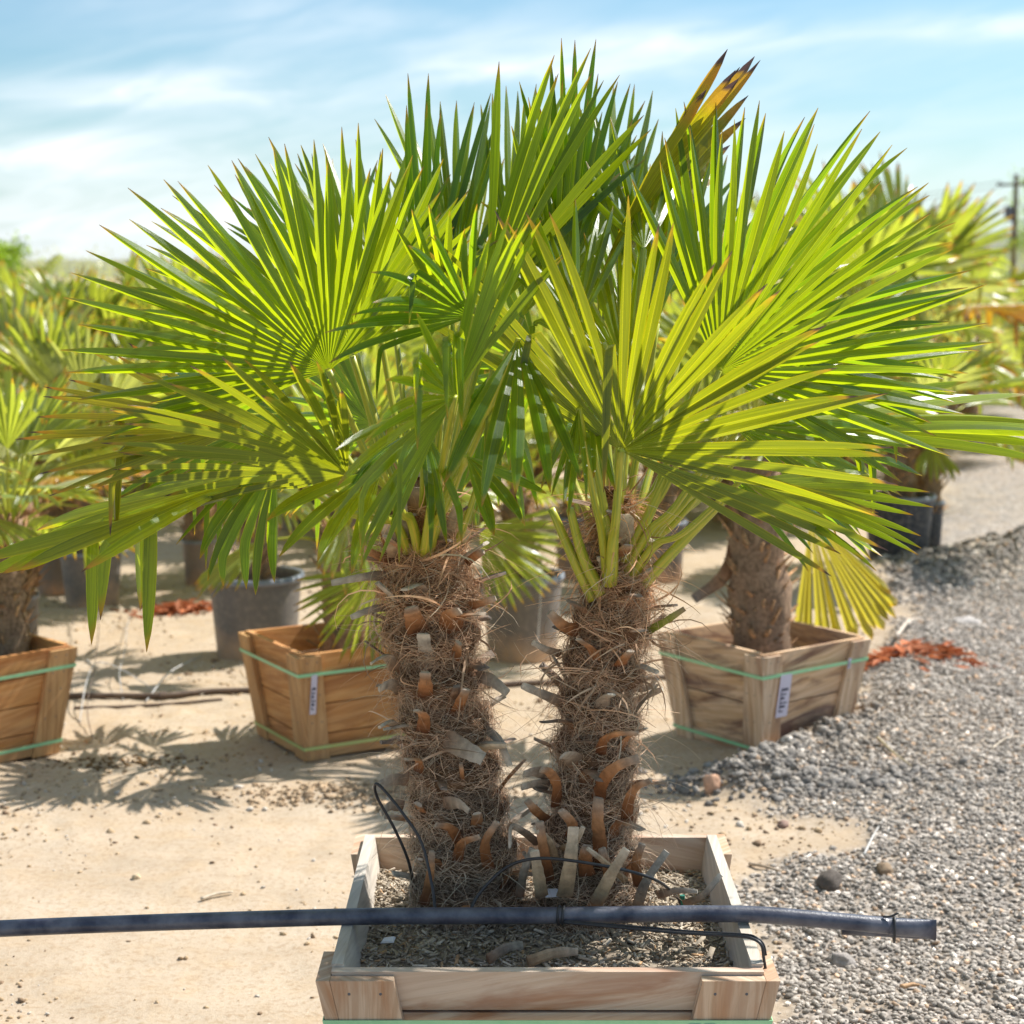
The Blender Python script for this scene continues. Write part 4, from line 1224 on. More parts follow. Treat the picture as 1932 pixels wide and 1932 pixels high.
# mulch in the front box (uncountable)
SOILZ = .455
nx_ = 60
xa = np.linspace(FC[0] - TOPH + .05, FC[0] + TOPH - .05, nx_); ya = np.linspace(FC[1] - TOPH + .05, FC[1] + TOPH - .05, nx_)
XA, YA = np.meshgrid(xa, ya, indexing='ij')
def soilh(x, y):
    return SOILZ + (fbm(x * 9, y * 9, 4, 40) - .5) * .035
VA = np.stack([XA, YA, soilh(XA, YA)], -1).reshape(-1, 3)
ii, jj = np.meshgrid(np.arange(nx_ - 1), np.arange(nx_ - 1), indexing='ij')
a0 = (ii * nx_ + jj).ravel()
FA = np.stack([a0, a0 + nx_, a0 + nx_ + 1, a0 + 1], -1)
n = 9000
x = rng.uniform(xa[0], xa[-1], n); y = ya[0] + (ya[-1] - ya[0]) * rng.random(n) ** .75
ln = rng.lognormal(-4.5, .55, n); ln = np.clip(ln, .003, .045)
Rm = rand_rot(n)
# chips lie nearly flat
yaw = rng.uniform(0, 2 * pi, n); tl = rng.normal(0, .3, (n, 2))
ex = np.stack([np.cos(yaw), np.sin(yaw), tl[:, 0]], -1); ey = np.stack([-np.sin(yaw), np.cos(yaw), tl[:, 1]], -1)
ez = np.cross(ex, ey)
cube = np.array([(-1, -1, -1), (1, -.8, -1), (.9, 1, -1), (-1, .7, -1), (-.9, -1, 1), (1, -.7, 1), (.8, .9, 1), (-1, .8, 1)], dtype=float)
cubeF = np.array([(0, 3, 2, 1), (4, 5, 6, 7), (0, 1, 5, 4), (2, 3, 7, 6), (1, 2, 6, 5), (3, 0, 4, 7)])
wd = ln * rng.uniform(.12, .34, n); tk = ln * .05 + .0005
VC = (cube[None, :, 0, None] * ex[:, None, :] * (ln / 2)[:, None, None] + cube[None, :, 1, None] * ey[:, None, :] * (wd / 2)[:, None, None] + cube[None, :, 2, None] * ez[:, None, :] * tk[:, None, None])
VC = VC + np.stack([x, y, soilh(x, y) + .004 + rng.uniform(0, .006, n)], -1)[:, None, :]
FCh = (cubeF[None] + (np.arange(n) * 8)[:, None, None]).reshape(-1, 4)
g = rng.random(n)[:, None]
ccol = np.where(g < .35, np.array([.32, .27, .21]), np.where(g < .7, np.array([.46, .38, .28]), np.where(g < .93, np.array([.60, .52, .42]), np.array([.50, .32, .18]))))
CC = np.repeat(ccol[:, None, :] * rng.uniform(.75, 1.2, (n, 1, 1)), 8, 1).reshape(-1, 3)
soilc = np.repeat(np.array([[.34, .28, .215]]), len(VA), 0) * (.6 + .8 * fbm(VA[:, 0] * 30, VA[:, 1] * 30, 3, 3))[:, None]
mul = link_mesh('mulch', np.concatenate([VA, VC.reshape(-1, 3)]), np.concatenate([FA, FCh + len(VA)]), M['chip'], None, None, np.concatenate([soilc, CC]))
tag(mul, 'wood chip mulch and soil filling the front box', None, None, 'stuff')
# dried stalk pieces lying on the mulch: things of their own
def lying(u0, v0, u1, v1, w, tone, label, z=SOILZ + .02, name='dry_leaf_stalk', dz=0.0):
    a, b = G(u0, v0, z), G(u1, v1, z + dz)
    mid = (a + b) / 2 + Vector((0, 0, .008))
    o = stub(None, Vector((0, 0, 0)), [a, mid, b], w, .008, tone, name, int(u0))
    tag(o, label, 'leaf stalk', 'dry leaf stalks lying in the front box')
lying(920, 1810, 985, 1782, .022, 'grey', 'grey dry stalk piece on mulch left of the pale long one')
lying(995, 1815, 1090, 1795, .024, 'tan', 'long pale dry stalk on mulch near the front board of the box')
lying(858, 1666, 945, 1708, .02, 'tan', 'pale cut stalk leaning at the foot of the left trunk', SOILZ + .07)
lying(880, 1672, 920, 1676, .022, 'tan', 'short pale stalk lying across another at the left trunk foot', SOILZ + .085)
lying(1195, 1712, 1135, 1652, .016, 'tan', 'thin pale strip against the right trunk foot', SOILZ + .06)
o = MB()
c = G(1042, 1690, SOILZ + .09)
o.hexa([c + Vector(v) for v in ((-.016, -.012, 0), (.016, -.016, .003), (.018, .012, .012), (-.014, .014, .01), (-.016, -.012, .0015), (.016, -.016, .0045), (.018, .012, .0135), (-.014, .014, .0115))])
tag(o.build('paper_scrap', M['white']), 'small white paper scrap at the foot of the right trunk', 'scrap')
o = MB()
c = G(733, 1778, SOILZ + .015)
o.hexa([c + Vector(v) for v in ((-.018, -.006, 0), (.012, -.01, .003), (.016, .008, .008), (-.012, .008, .006), (-.014, -.005, .004), (.01, -.008, .006), (.012, .006, .012), (-.010, .006, .009))])
tag(o.build('paper_scrap', M['white']), 'white scrap on the soil at the left of the front box', 'scrap')

# ------------------------------------------------------------------ black irrigation pipe across the box, with drip tubes
PZ = .54 + .014 * .54 + .020
pY = G(1034, 1726, PZ).y
def PP(u, v, dz=0.0):
    q = P(u, v, pY); return q
pipe_root = empty('irrigation_pipe', (P(1034, 1726, pY).x, pY, PZ))
tag(pipe_root, 'long black plastic pipe lying across the front box rims', 'pipe')
def rel(pts, root): return [Vector(p) - root.location for p in pts]
path = catmull([PP(-700, 1800), PP(-300, 1768), PP(0, 1752), PP(250, 1742), PP(500, 1734), PP(690, 1729), PP(850, 1728), PP(1034, 1727), PP(1200, 1725), PP(1330, 1724), PP(1435, 1726), PP(1560, 1736), PP(1680, 1747)], 10)
PR = 16.5 / FPX * pY
mb = MB()
mb.tube(rel(path, pipe_root), PR, 20, None)
mb.build('pipe', M['pipe'], pipe_root, True)
# folded back end
mb = MB()
e0 = PP(1680, 1747)
endp = [PP(1676, 1747), PP(1700, 1749), PP(1730, 1751), PP(1752, 1753), PP(1766, 1755)]
V = []; F = []; seg = 20
for i, p in enumerate(endp):
    f = i / (len(endp) - 1)
    ry = PR * (1.0 + .25 * f ** 2); rx = PR * (1 - .72 * f ** 1.5)
    for k in range(seg):
        a = 2 * pi * k / seg
        V.append(p + Vector((0, 0, 1)) * cos(a) * ry * 1.04 + Vector((0, 1, 0)) * sin(a) * rx)
for i in range(len(endp) - 1):
    for k in range(seg):
        k2 = (k + 1) % seg
        F.append((i * seg + k, (i + 1) * seg + k, (i + 1) * seg + k2, i * seg + k2))
F.append(tuple((len(endp) - 1) * seg + k for k in range(seg)))
mb.add(rel(V, pipe_root), F)
back = [PP(1768, 1767) + Vector((0, .012, 0)), PP(1730, 1765) + Vector((0, .014, 0)), PP(1680, 1762) + Vector((0, .016, 0)), PP(1640, 1760) + Vector((0, .016, 0)), PP(1590, 1757) + Vector((0, .016, 0))]
mb.tube(rel(back, pipe_root), [PR * .55, PR * .7, PR * .72, PR * .72, PR * .75], 14, None, True, 0, .8)
mb.build('folded_end', M['pipe'], pipe_root, True)
def ring(parent, c, r, rt, ax, m, name, sz=1.0):
    mb = MB(); pts = []
    ax = Vector(ax).normalized(); u_ = ax.orthogonal().normalized(); v_ = ax.cross(u_)
    for k in range(25):
        a = 2 * pi * k / 24
        pts.append(c + (Vector((0, 0, 1)) * cos(a) * sz + Vector((0, 1, 0)) * sin(a)) * r + ax * (.004 * sin(a)))
    mb.tube(rel(pts, parent), rt, 6, None, False)
    return mb.build(name, M[m], parent, True)
rt = PR + .002
ring(pipe_root, PP(1687, 1753), rt * 1.22, .0028, (1, 0, 0), 'tube', 'tie_wire', 1.15)
mb = MB(); mb.tube(rel(catmull([PP(1665, 1728) + Vector((0, -.005, 0)), PP(1678, 1726) + Vector((0, -.01, 0)), PP(1693, 1719) + Vector((0, -.01, 0))], 4), pipe_root), .0026, 6)
mb.build('wire_end', M['tube'], pipe_root, True)
ring(pipe_root, PP(1055, 1727), rt, .0032, (1, 0, 0), 'tube', 'tie_wire')
ring(pipe_root, PP(1064, 1728), rt * 1.03, .0032, (1, 0, 0), 'tube', 'tie_wire')
def drip(pts, r=.0032, label=None):
    mb = MB(); mb.tube(rel(catmull(pts, 8), pipe_root), r, 8)
    o = mb.build('drip_tube', M['tube'], pipe_root, True)
    if label: o['label'] = label
    return o
s1 = G(779, 1707, SOILZ + .01)
D = pY
drip([P(822, 1722, pY + .02), P(815, 1670, D + .06), P(795, 1590, D + .09), P(760, 1535, D + .10), P(722, 1488, D + .12), P(708, 1480, D + .13), P(712, 1505, D + .15), P(745, 1565, D + .16), P(772, 1630, D + .19), P(780, 1690, s1.y), s1], .0036, 'tall hooped drip tube left of the left trunk')
e2 = G(1287, 1712, SOILZ + .01)
drip([P(885, 1722, pY + .02), P(905, 1685, pY + .05), P(955, 1637, pY + .06), P(1010, 1620, pY + .04), P(1080, 1624, pY + .04), P(1180, 1642, pY + .09), P(1240, 1662, pY + .14), P(1275, 1690, e2.y - .02), e2], .0036, 'drip tube arching in front of the right trunk')
eR = bpt(1, 0, 1.0, .03) + Vector(FC)
rx = FC[0] + TOPH + .006
drip([P(1062, 1740, pY - .02), P(1150, 1748, pY - .06), P(1280, 1760, pY - .12), P(1390, 1766, pY - .18), P(1422, 1772, pY - .20), P(1437, 1784, pY - .21), P(1441, 1808, pY - .21), P(1446, 1838, pY - .21)], .0034, 'doubled drip tube hooked over the right rim of the box')
drip([P(1062, 1738, pY - .02), P(1170, 1746, pY - .055), P(1300, 1757, pY - .115), P(1400, 1763, pY - .17), P(1426, 1769, pY - .195), P(1440, 1782, pY - .20), P(1445, 1802, pY - .20)], .0030)
for c_ in (s1, e2):
    mb = MB()
    mb.tube(rel([c_ + Vector((0, 0, -.03)), c_ + Vector((0, 0, .03))], pipe_root), [.0045, .0065], 8)
    mb.build('drip_stake', M['stake'], pipe_root)

# ------------------------------------------------------------------ boxes behind
def corner_fit(uf, vf, ul, vl, z, side):
    """front corner and a neighbouring corner on the rim plane -> centre and rotation"""
    a, b = G(uf, vf, z), G(ul, vl, z)
    return a, b
def place_box(front, rz, half_):
    # front: world xy of the corner nearest the camera; rz rotation; local corner (-h,-h)
    c = Vector((front.x, front.y, 0)) + Matrix.Rotation(rz, 3, 'Z') @ Vector((half_, half_, 0))
    return c
BH = .45
hb = .305
# middle-left box
f2 = G(560, 1240, BH)
c2 = place_box(f2, R_(31), hb)
b2, p2, h2 = tree_box(c2, R_(31), hb - .02, hb * .74, BH, ('wood_orange', 'wood_orange_cleat'), 'orange wooden box half hidden behind the left front trunk', 'small wooden planter boxes in the second row', boards=4, cleat_w=.085, strapm=('strap', 'strap_y'))
label_tag(b2, p2, 0, -hb + .075, .45, .82, .028, .03)
f3 = G(1440, 1240, BH)
c3 = place_box(f3, R_(37), hb + .012)
b3, p3, h3 = tree_box(c3, R_(37), hb - .008, hb * .76, BH, ('wood_brown', 'wood_brown_cleat'), 'stained brown wooden box with white label, sunk in gravel at right', 'small wooden planter boxes in the second row', boards=2, cleat_w=.085, straps=(.80, .10))
label_tag(b3, p3, 0, -hb + .125, .40, .80, .066, .03)
label_tag(b3, p3, 0, hb - .115, .74, .84, .018, .03)
# left box: its right end is seen; nearest corner is out of the frame
f1r = G(146, 1218, BH)
rz1 = R_(46)
rot = Matrix.Rotation(rz1, 3, 'Z')
c1 = Vector((f1r.x, f1r.y, 0)) + rot @ Vector((-.36, .36, 0))
b1, p1, h1 = tree_box(c1, rz1, .34, .36 * .76, BH, ('wood_orange', 'wood_orange_cleat'), 'bright orange wooden box cut off by the left picture edge', 'small wooden planter boxes in the second row', boards=4, cleat_w=.10)
def box_soil(c, rz, half_, z, root):
    o = MB(); s = half_ - .03
    o.hexa([Vector(v) for v in ((-s, -s, z - .05), (s, -s, z - .05), (s, s, z - .05), (-s, s, z - .05), (-s, -s, z), (s, -s, z), (s, s, z), (-s, s, z))])
    o.build('soil', M['soil'], root)
box_soil(c1, 0, .33, BH - .05, b1); box_soil(c2, 0, hb - .03, BH - .16, b2); box_soil(c3, 0, hb - .02, BH - .10, b3)

# ------------------------------------------------------------------ nursery pots
def make_pot(h, r, m):
    mb = MB()
    prof = [(0.001, .0), (r * .80, .0), (r * .81, .01), (r * .94, h * .93), (r * .94, h), (r * .90, h), (r * .885, h * .93), (r * .84, h * .5)]
    mb.lathe(prof, 40)
    o = mb.build('plant_pot', M[m], None, True)
    mb = MB()
    mb.lathe([(r * .945, h * .93), (r * 1.0, h * .935), (r * 1.01, h * .96), (r * 1.0, h * 1.003), (r * .93, h * 1.005), (r * .925, h * .99)], 40)
    mb.build('pot_rim', M['rim'], o, True)
    mb = MB()
    mb.lathe([(r * .885, h * .86), (r * .6, h * .885), (r * .3, h * .90), (.001, h * .91)], 24)
    mb.build('soil', M['soil'], o, True)
    return o
def copy_tree(o, parent=None):
    c = o.copy(); COL.objects.link(c); c.parent = parent
    for ch in list(o.children):
        d = copy_tree(ch, c)
        d.matrix_parent_inverse = ch.matrix_parent_inverse
    return c
pots = {}
def pot_at(u, v, wpx, hpx, m, label):
    """u centre, v of the foot of the pot, widths in picture units"""
    p = G(u, v)
    r0 = wpx / 2 / FPX * p.y * 1.0
    p = Vector((p.x, p.y + r0 * .8, 0))
    h0 = hpx / FPX * p.y
    if m not in pots:
        o = make_pot(.36, .2, m); pots[m] = o
    else:
        o = copy_tree(pots[m])
    o.location = (p.x, p.y, gz(p.x, p.y) - .004)
    o.scale = (r0 / .2, r0 / .2, h0 / .36)
    o.rotation_euler = (0, 0, random.uniform(0, 6))
    tag(o, label, 'pot', 'nursery pots standing on the sand')
    return Vector((p.x, p.y, h0 * .88))
pot_pos = [
 pot_at(474, 1250, 190, 160, 'pot', 'big grey pot left of the middle orange box'),
 pot_at(163, 1146, 124, 106, 'pot', 'dusty grey pot with blue grey rim, upper left behind the open sand'),
 pot_at(93, 1120, 70, 84, 'pot_brown', 'brown pot just left of and behind the dusty grey pot'),
 pot_at(32, 1222, 76, 106, 'pot', 'grey pot directly behind the box at the left picture edge'),
 pot_at(985, 1254, 166, 164, 'pot', 'tall grey pot seen between the two front trunks'),
 pot_at(1092, 1092, 98, 116, 'pot_brown', 'brownish pot peeping out left of the right trunk top'),
 pot_at(1246, 1102, 108, 116, 'pot_brown', 'brown based pot right of the right trunk top'),
 pot_at(1705, 1092, 138, 128, 'pot_dark', 'dark plastic pot at the edge of the gravel lane, front one of two'),
 pot_at(1752, 1072, 66, 104, 'pot_dark', 'dark pot half hidden behind the dark pot by the gravel lane'),
 pot_at(372, 1104, 66, 88, 'pot_brown', 'brown pot behind the big grey pot at left'),
 pot_at(700, 1065, 120, 95, 'pot_brown', 'brown pot just behind the head of the left front trunk'),
 pot_at(560, 1000, 80, 70, 'pot', 'grey pot behind the hanging fingers of the left palm'),
 pot_at(420, 960, 76, 66, 'pot_brown', 'rusty brown pot in the middle distance at left'),
 pot_at(870, 985, 76, 72, 'pot', 'grey pot in the middle distance between the front palms'),
 pot_at(1380, 985, 80, 70, 'pot', 'grey pot in the middle distance right of the right palm'),
 pot_at(1560, 985, 76, 70, 'pot_brown', 'brown pot in the middle distance near the gravel lane'),
]

# ------------------------------------------------------------------ background palms
def make_bg_palm(seed, trunk_h, trunk_r, nf, R0, mset, leanout=1.0, pet=.35):
    r_ = random.Random(seed)
    root = empty('fan_palm')
    N = 14; S = 12
    V = []; C = []; F = []
    for i in range(N + 1):
        t = i / N
        for k in range(S):
            a = 2 * pi * k / S
            q = Vector((cos(a) * 2, sin(a) * 2, t * 7 + seed))
            rr = trunk_r * (1.1 - .3 * t ** 3) * (1 + .3 * mnoise.noise(q) + .22 * mnoise.noise(q * 3))
            V.append((rr * cos(a), rr * sin(a), trunk_h * t))
            g = .6 + .6 * abs(mnoise.noise(q * 2))
            C.append((.55 * g, .37 * g, .25 * g))
    for i in range(N):
        for k in range(S):
            F.append((i * S + k, i * S + (k + 1) % S, (i + 1) * S + (k + 1) % S, (i + 1) * S + k))
    F.append(tuple(N * S + k for k in range(S)))
    mb = MB(); mb.add(V, F, None, C)
    # ragged cut leaf bases all over the trunk, modelled with it
    for j in range(130):
        t = r_.uniform(.05, 1.0); a = r_.uniform(0, 2 * pi)
        o = Vector((cos(a), sin(a), 0)); b = o * trunk_r * .9 + Vector((0, 0, trunk_h * t))
        L = r_.uniform(.04, .11)
        tip = b + o * L * r_.uniform(.3, 1) + Vector((0, 0, L * r_.uniform(.2, 1.2)))
        sd = Vector((-sin(a), cos(a), 0)) * r_.uniform(.008, .018)
        g = r_.uniform(.6, 1.2)
        mb.add([b - sd, b + sd, tip + sd * .6, tip - sd * .6, b + o * .01 + Vector((0, 0, -.008))], [(0, 1, 2, 3), (4, 0, 3), (1, 4, 2), (4, 3, 2)], None, (.66 * g, .38 * g, .20 * g))
    mb.build('trunk', M['bark'], root, True, True)
    for i in range(nf):
        az = i * 2.39996 + r_.uniform(-.2, .2)
        f = i / nf
        el = R_(80 - 105 * f * leanout + r_.uniform(-8, 8))       # youngest upright, oldest hanging
        dirv = Vector((cos(az) * cos(el), sin(az) * cos(el), sin(el)))
        L = pet * r_.uniform(.8, 1.2)
        base = Vector((0, 0, trunk_h * (.98 - .12 * f)))
        hub = base + dirv * L + Vector((0, 0, .04))
        side = dirv.cross(Vector((0, 0, 1)))
        if side.length < .1: side = Vector((1, 0, 0))
        side = side.normalized()
        nrm = side.cross(dirv).normalized()
        # blade dips below the stalk direction
        ax = (dirv - Vector((0, 0, .25 + .3 * f))).normalized()
        ax = (ax - side * ax.dot(side)).normalized()
        nrm = side.cross(ax).normalized()
        span = R_(r_.uniform(115, 150))
        if r_.random() < .3: span *= .45
        m = M[mset[min(len(mset) - 1, int(f * len(mset) + r_.uniform(-.3, .3)))]] if f > .05 else M[mset[0]]
        Vf, Ff, U = fan_blade(hub, ax, side, nrm, R0 * r_.uniform(.85, 1.12), -span / 2 * 1.0, span / 2, R_(7.5), join=.45, droop=.10 + .25 * f, cup=-.1, nseg=4, bend_p=.08, rvar=.07, seed=seed * 31 + i)
        o = link_mesh('frond', Vf, Ff, m, root, U)
        mb = MB()
        mb.tube(catmull([base, base.lerp(hub, .5) + Vector((0, 0, .03)), hub], 3), [.011, .009, .009, .008, .007, .007, .006], 5)
        mb.build('petiole', M['petiole'], o, True)
    return root
protos = [make_bg_palm(1, .62, .085, 16, .42, ['leafbg', 'leafbg', 'leafbg', 'leafbg'], .78),
          make_bg_palm(2, .72, .095, 18, .50, ['leafbg', 'leafbg2', 'leafbg', 'leafbg'], .82),
          make_bg_palm(3, .46, .08, 15, .50, ['leafbg2', 'leafbg2', 'leafbg', 'leafbg'], .72, .45),
          make_bg_palm(4, .60, .09, 15, .42, ['leafbg', 'leafbg', 'leafbgy', 'leafbgy'], .85)]
protos.append(make_bg_palm(5, .86, .115, 15, .50, ['leafbg', 'leafbg'], .55))
used_p = [False] * 5
def bgpalm(p, base, s, rz, label, group='fan palms standing behind', sz=1.0):
    o = protos[p] if not used_p[p] else copy_tree(protos[p])
    used_p[p] = True
    o.location = base; o.rotation_euler = (R_(random.uniform(-4, 4)), R_(random.uniform(-4, 4)), rz); o.scale = (s, s, s * sz)
    tag(o, label, 'palm', group)
    return o
gB = 'fan palms in the rows behind'
i2 = Vector((c2.x, c2.y, BH - .16)) + Matrix.Rotation(R_(31), 3, 'Z') @ Vector((.10, .10, 0))
# second row: palms in the wooden boxes
def palm_in(base, p, s, rz, label, sz=1.0): return bgpalm(p, base, s, rz, label, gB, sz)
palm_in(Vector(((2 - 966) / 3300 * 7.15, 7.12, BH - .06)), 1, .78, .3, 'palm with pale rough trunk in the orange box at the left edge')
palm_in(i2, 0, .95, 1.2, 'palm in the orange box behind the left front trunk, low frond hanging over the box')
palm_in(Vector((c3.x, c3.y, BH - .11)), 4, 1.0, 2.6, 'palm with stubbly trunk standing in the stained brown box', 1.0)
plab = ['palm growing in the big grey pot left of the middle orange box', 'palm in the dusty grey pot at upper left', 'palm in the brown pot behind the dusty grey one at left', 'palm in the grey pot behind the left edge box',
        'palm in the tall grey pot between the two front trunks', 'palm in the brownish pot left of the right trunk top', 'palm in the pot right of the right trunk top', 'palm in the dark pot beside the gravel lane', 'palm in the half hidden dark pot by the lane',
        'palm in the brown pot behind the big grey pot', 'palm behind the head of the left front trunk', 'palm behind the hanging fingers of the left palm', 'palm in the rusty pot at middle distance left', 'palm at middle distance between the front palms', 'palm at middle distance right of the right palm', 'palm at middle distance near the gravel lane']
pk = [0, 2, 1, 3, 0, 2, 1, 2, 0, 1, 3, 0, 3, 1, 2, 0]
for i, (q, lb) in enumerate(zip(pot_pos, plab)):
    s = .88 if i in (0, 4) else random.uniform(.9, 1.1)
    bgpalm(pk[i], q, s, random.uniform(0, 6.28), lb, gB, random.uniform(.85, 1.1))
# farther rows standing straight on the ground in buried pots
far = [
 (30, 13.8, 2, 1.56, 'pale green palm at the left edge under the orange leaved one'),
 (110, 15.4, 0, 1.69, 'palm with bright green fan at far left'),
 (-30, 15.5, 1, 1.25, 'dark green palm cut by the left picture edge'),
 (60, 14.5, 3, 1.35, 'palm with orange dying leaves against the sky at far left'),
 (180, 15.5, 3, 1.72, 'tallest yellowed palm on the left skyline'),
 (235, 16.0, 2, 1.50, 'pale palm right of the green fan at far left'),
 (260, 14.4, 3, 1.38, 'palm with yellow drooping leaf behind the left frond tips'),
 (330, 16.0, 1, 1.6, 'palm behind the upper left frond, second in the far left row'),
 (430, 17.0, 2, 1.65, 'pale palm behind the left palm crown'),
 (520, 14.5, 0, 1.3, 'palm behind the hub of the left crown'),
 (650, 13.0, 1, 1.2, 'palm in the far row behind the left front trunk'),
 (780, 15.5, 2, 1.3, 'palm in the far row seen left between the crowns'),
 (900, 13.5, 0, 1.2, 'palm in the far row seen between the front trunks'),
 (1010, 16.0, 3, 1.3, 'yellow leaved palm in the far row between the front trunks'),
 (1130, 13.8, 2, 1.2, 'palm in the far row behind the right trunk'),
 (1270, 15.5, 1, 1.3, 'palm in the far row behind the right crown'),
 (1400, 13.5, 0, 1.25, 'palm in the far row below the right frond'),
 (1500, 16.5, 2, 1.5, 'pale palm in the far row near the lane'),
 (1600, 15.5, 1, 1.85, 'tall palm on the right skyline behind the frond tips'),
 (1700, 18.5, 3, 2.2, 'tall spiky palm with yellowed fans on the right skyline'),
 (1760, 20.0, 2, 1.4, 'pale palm right of the tall spiky one'),
 (1640, 22.0, 0, 2.2, 'far palm behind the tall spiky one on the right'),
 (1790, 25.0, 2, 1.35, 'pale far palm beside the lane at right'),
 (1850, 30.0, 1, 1.4, 'far palm at the lane end on the right'),
 (1830, 21.0, 2, 1.35, 'low pale palm at the edge of the lane at right'),
 (120, 18.0, 1, 1.35, 'far palm on the left skyline behind the orange leaved one'),
 (-10, 20.0, 2, 1.4, 'far bluish palm at the left edge skyline'),
 (300, 19.0, 0, 1.3, 'far palm low on the skyline behind the upper left frond'),
 (600, 20.0, 2, 1.6, 'far palm hidden behind the left crown top'),
 (1120, 21.0, 0, 1.6, 'far palm hidden behind the centre crown'),
 (1480, 24.0, 1, 2.0, 'far palm hidden behind the right crown'),
]
for (u, Y, p, s, lb) in far:
    x = (u - 966) / FPX * Y
    if u < 400: s *= .9
    bgpalm(p, Vector((x, Y, gz(x, Y) - .02)), s, random.uniform(0, 6.28), lb, gB)
# yellow fan hanging behind the brown box, and the leaf piles
# feather palms on the right skyline
def feather_palm(u, Y, h, n, L, label, seed):
    r_ = random.Random(seed)
    x = (u - 966) / FPX * Y
    root = empty('feather_palm', (x, Y, 0))
    mb = MB()
    pts = [Vector((0, 0, 0)), Vector((.03, 0, h * .5)), Vector((0, 0, h))]
    mb.tube(catmull(pts, 5), [.16 * (1 - .02 * i) for i in range(11)], 10, (.30, .22, .16))
    mb.build('trunk', M['bark'], root, True, True)
    for i in range(n):
        az = i * 2.4 + r_.uniform(-.2, .2); el = R_(75 - 75 * i / n)
        d = Vector((cos(az) * cos(el), sin(az) * cos(el), sin(el)))
        p = Vector((0, 0, h)); V = []; F = []; U = []
        K = 26; pts = []
        for k in range(K):
            pts.append(p.copy())
            p = p + d * (L / K); d = (d + GDOWN * (.035 + .05 * k / K)).normalized()
        side = d.cross(Vector((0, 0, 1))).normalized()
        for k in range(2, K - 1):
            t = (pts[k + 1] - pts[k]).normalized()
            for sg in (-1, 1):
                for rep in (0, .5):
                    b = pts[k].lerp(pts[k + 1], rep)
                    ll = L * .26 * sin(pi * min(.97, (k + 2) / (K + 2))) ** .6
                    dd = (side * sg + t * .7 + GDOWN * r_.uniform(.15, .5)).normalized()
                    w = t * .014
                    tip = b + dd * ll; mid = b + dd * ll * .5 + Vector((0, 0, .03))
                    n0 = len(V)
                    V += [b - w, b + w, mid + w, mid - w, tip + GDOWN * .05]
                    F += [(n0, n0 + 1, n0 + 2, n0 + 3), (n0 + 3, n0 + 2, n0 + 4)]
                    U += [(.1, k), (.1, k + .5), (.5, k + .5), (.5, k), (.5, k), (.5, k + .5), (.8, k + .3)]
        o = link_mesh('frond', V, F, M['leafbg'], root, U)
        mb = MB(); mb.tube(pts, [.014 * (1 - .8 * k / K) for k in range(K)], 5)
        mb.build('petiole', M['petiole'], o, True)
    tag(root, label, 'palm', 'feather palms at the far right')
feather_palm(1805, 27, 1.1, 18, 1.7, 'feathery arching palm on the right skyline beside the utility pole', 1)
feather_palm(1925, 33, 1.1, 18, 1.9, 'feathery palm at the right picture edge with yellow hanging leaves', 2)
feather_palm(1740, 34, 1.5, 16, 2.0, 'feathery palm right behind the tall spiky fan palm', 3)
feather_palm(20, 24, .9, 16, 1.6, 'feathery palm high at the left picture edge', 4)

# ------------------------------------------------------------------ leaf litter piles (things), dead leaf
def leaf_pile(u, v, su, sy, n, label):
    c = G(u, v)
    V = []; F = []; C = []
    r_ = random.Random(int(u))
    for i in range(n):
        x = r_.gauss(0, su); y = r_.gauss(0, sy)
        z = gz(c.x + x, c.y + y) + r_.uniform(.005, .05) * math.exp(-(x / su) ** 2)
        a = r_.uniform(0, 6.28); L = r_.uniform(.03, .075); w = L * r_.uniform(.25, .5)
        dx = Vector((cos(a), sin(a), r_.uniform(-.4, .5))) * L; dy = Vector((-sin(a), cos(a), r_.uniform(-.4, .4))) * w
        p = Vector((x, y, z))
        n0 = len(V)
        V += [p - dx, p + dy * .8 + Vector((0, 0, .012)), p + dx, p - dy * .8 + Vector((0, 0, .010)), p + Vector((0, 0, -.002))]
        F += [(n0, n0 + 4, n0 + 1), (n0 + 4, n0 + 2, n0 + 1), (n0, n0 + 3, n0 + 4), (n0 + 4, n0 + 3, n0 + 2)]
        g = r_.uniform(.6, 1.3)
        C += [(.50 * g, .17 * g, .07 * g)] * 5
    o = link_mesh('dead_leaves', V, F, M['fibre'], None, None, C)
    o.location = (c.x, c.y, 0)
    tag(o, label, 'dead leaves', 'piles of dead leaves')
leaf_pile(345, 1152, .16, .07, 120, 'low heap of reddish dead leaves left of the big grey pot')
leaf_pile(1700, 1262, .14, .10, 110, 'rusty dead leaves strewn over gravel right of the brown box')
leaf_pile(1790, 1256, .07, .05, 40, 'small trail of rusty dead leaves farther out on the gravel')

# ------------------------------------------------------------------ hose on the ground, thin tubes, odd pieces
def hose(px, r, m, name, label, cat='hose', lift=.0):
    pts = []
    for q in px:
        p = G(q[0], q[1]); dz = q[2] if len(q) > 2 else 0
        pts.append(Vector((p.x, p.y, gz(p.x, p.y) + r + dz + lift)))
    mb = MB(); mb.tube(catmull(pts, 8), r, 8)
    o = mb.build(name, M[m], None, True)
    tag(o, label, cat)
hose([(-200, 1318), (0, 1318), (130, 1316), (260, 1318), (310, 1320), (400, 1312), (500, 1310), (640, 1308), (760, 1304), (900, 1298), (980, 1294), (1100, 1292), (1260, 1284), (1330, 1290)], .014, 'hose', 'ground_hose', 'dusty dark hose lying on the sand behind the open patch')
hose([(140, 1332), (240, 1330), (330, 1326), (420, 1322)], .006, 'hose', 'thin_line', 'thin dark line on the sand just below the hose')
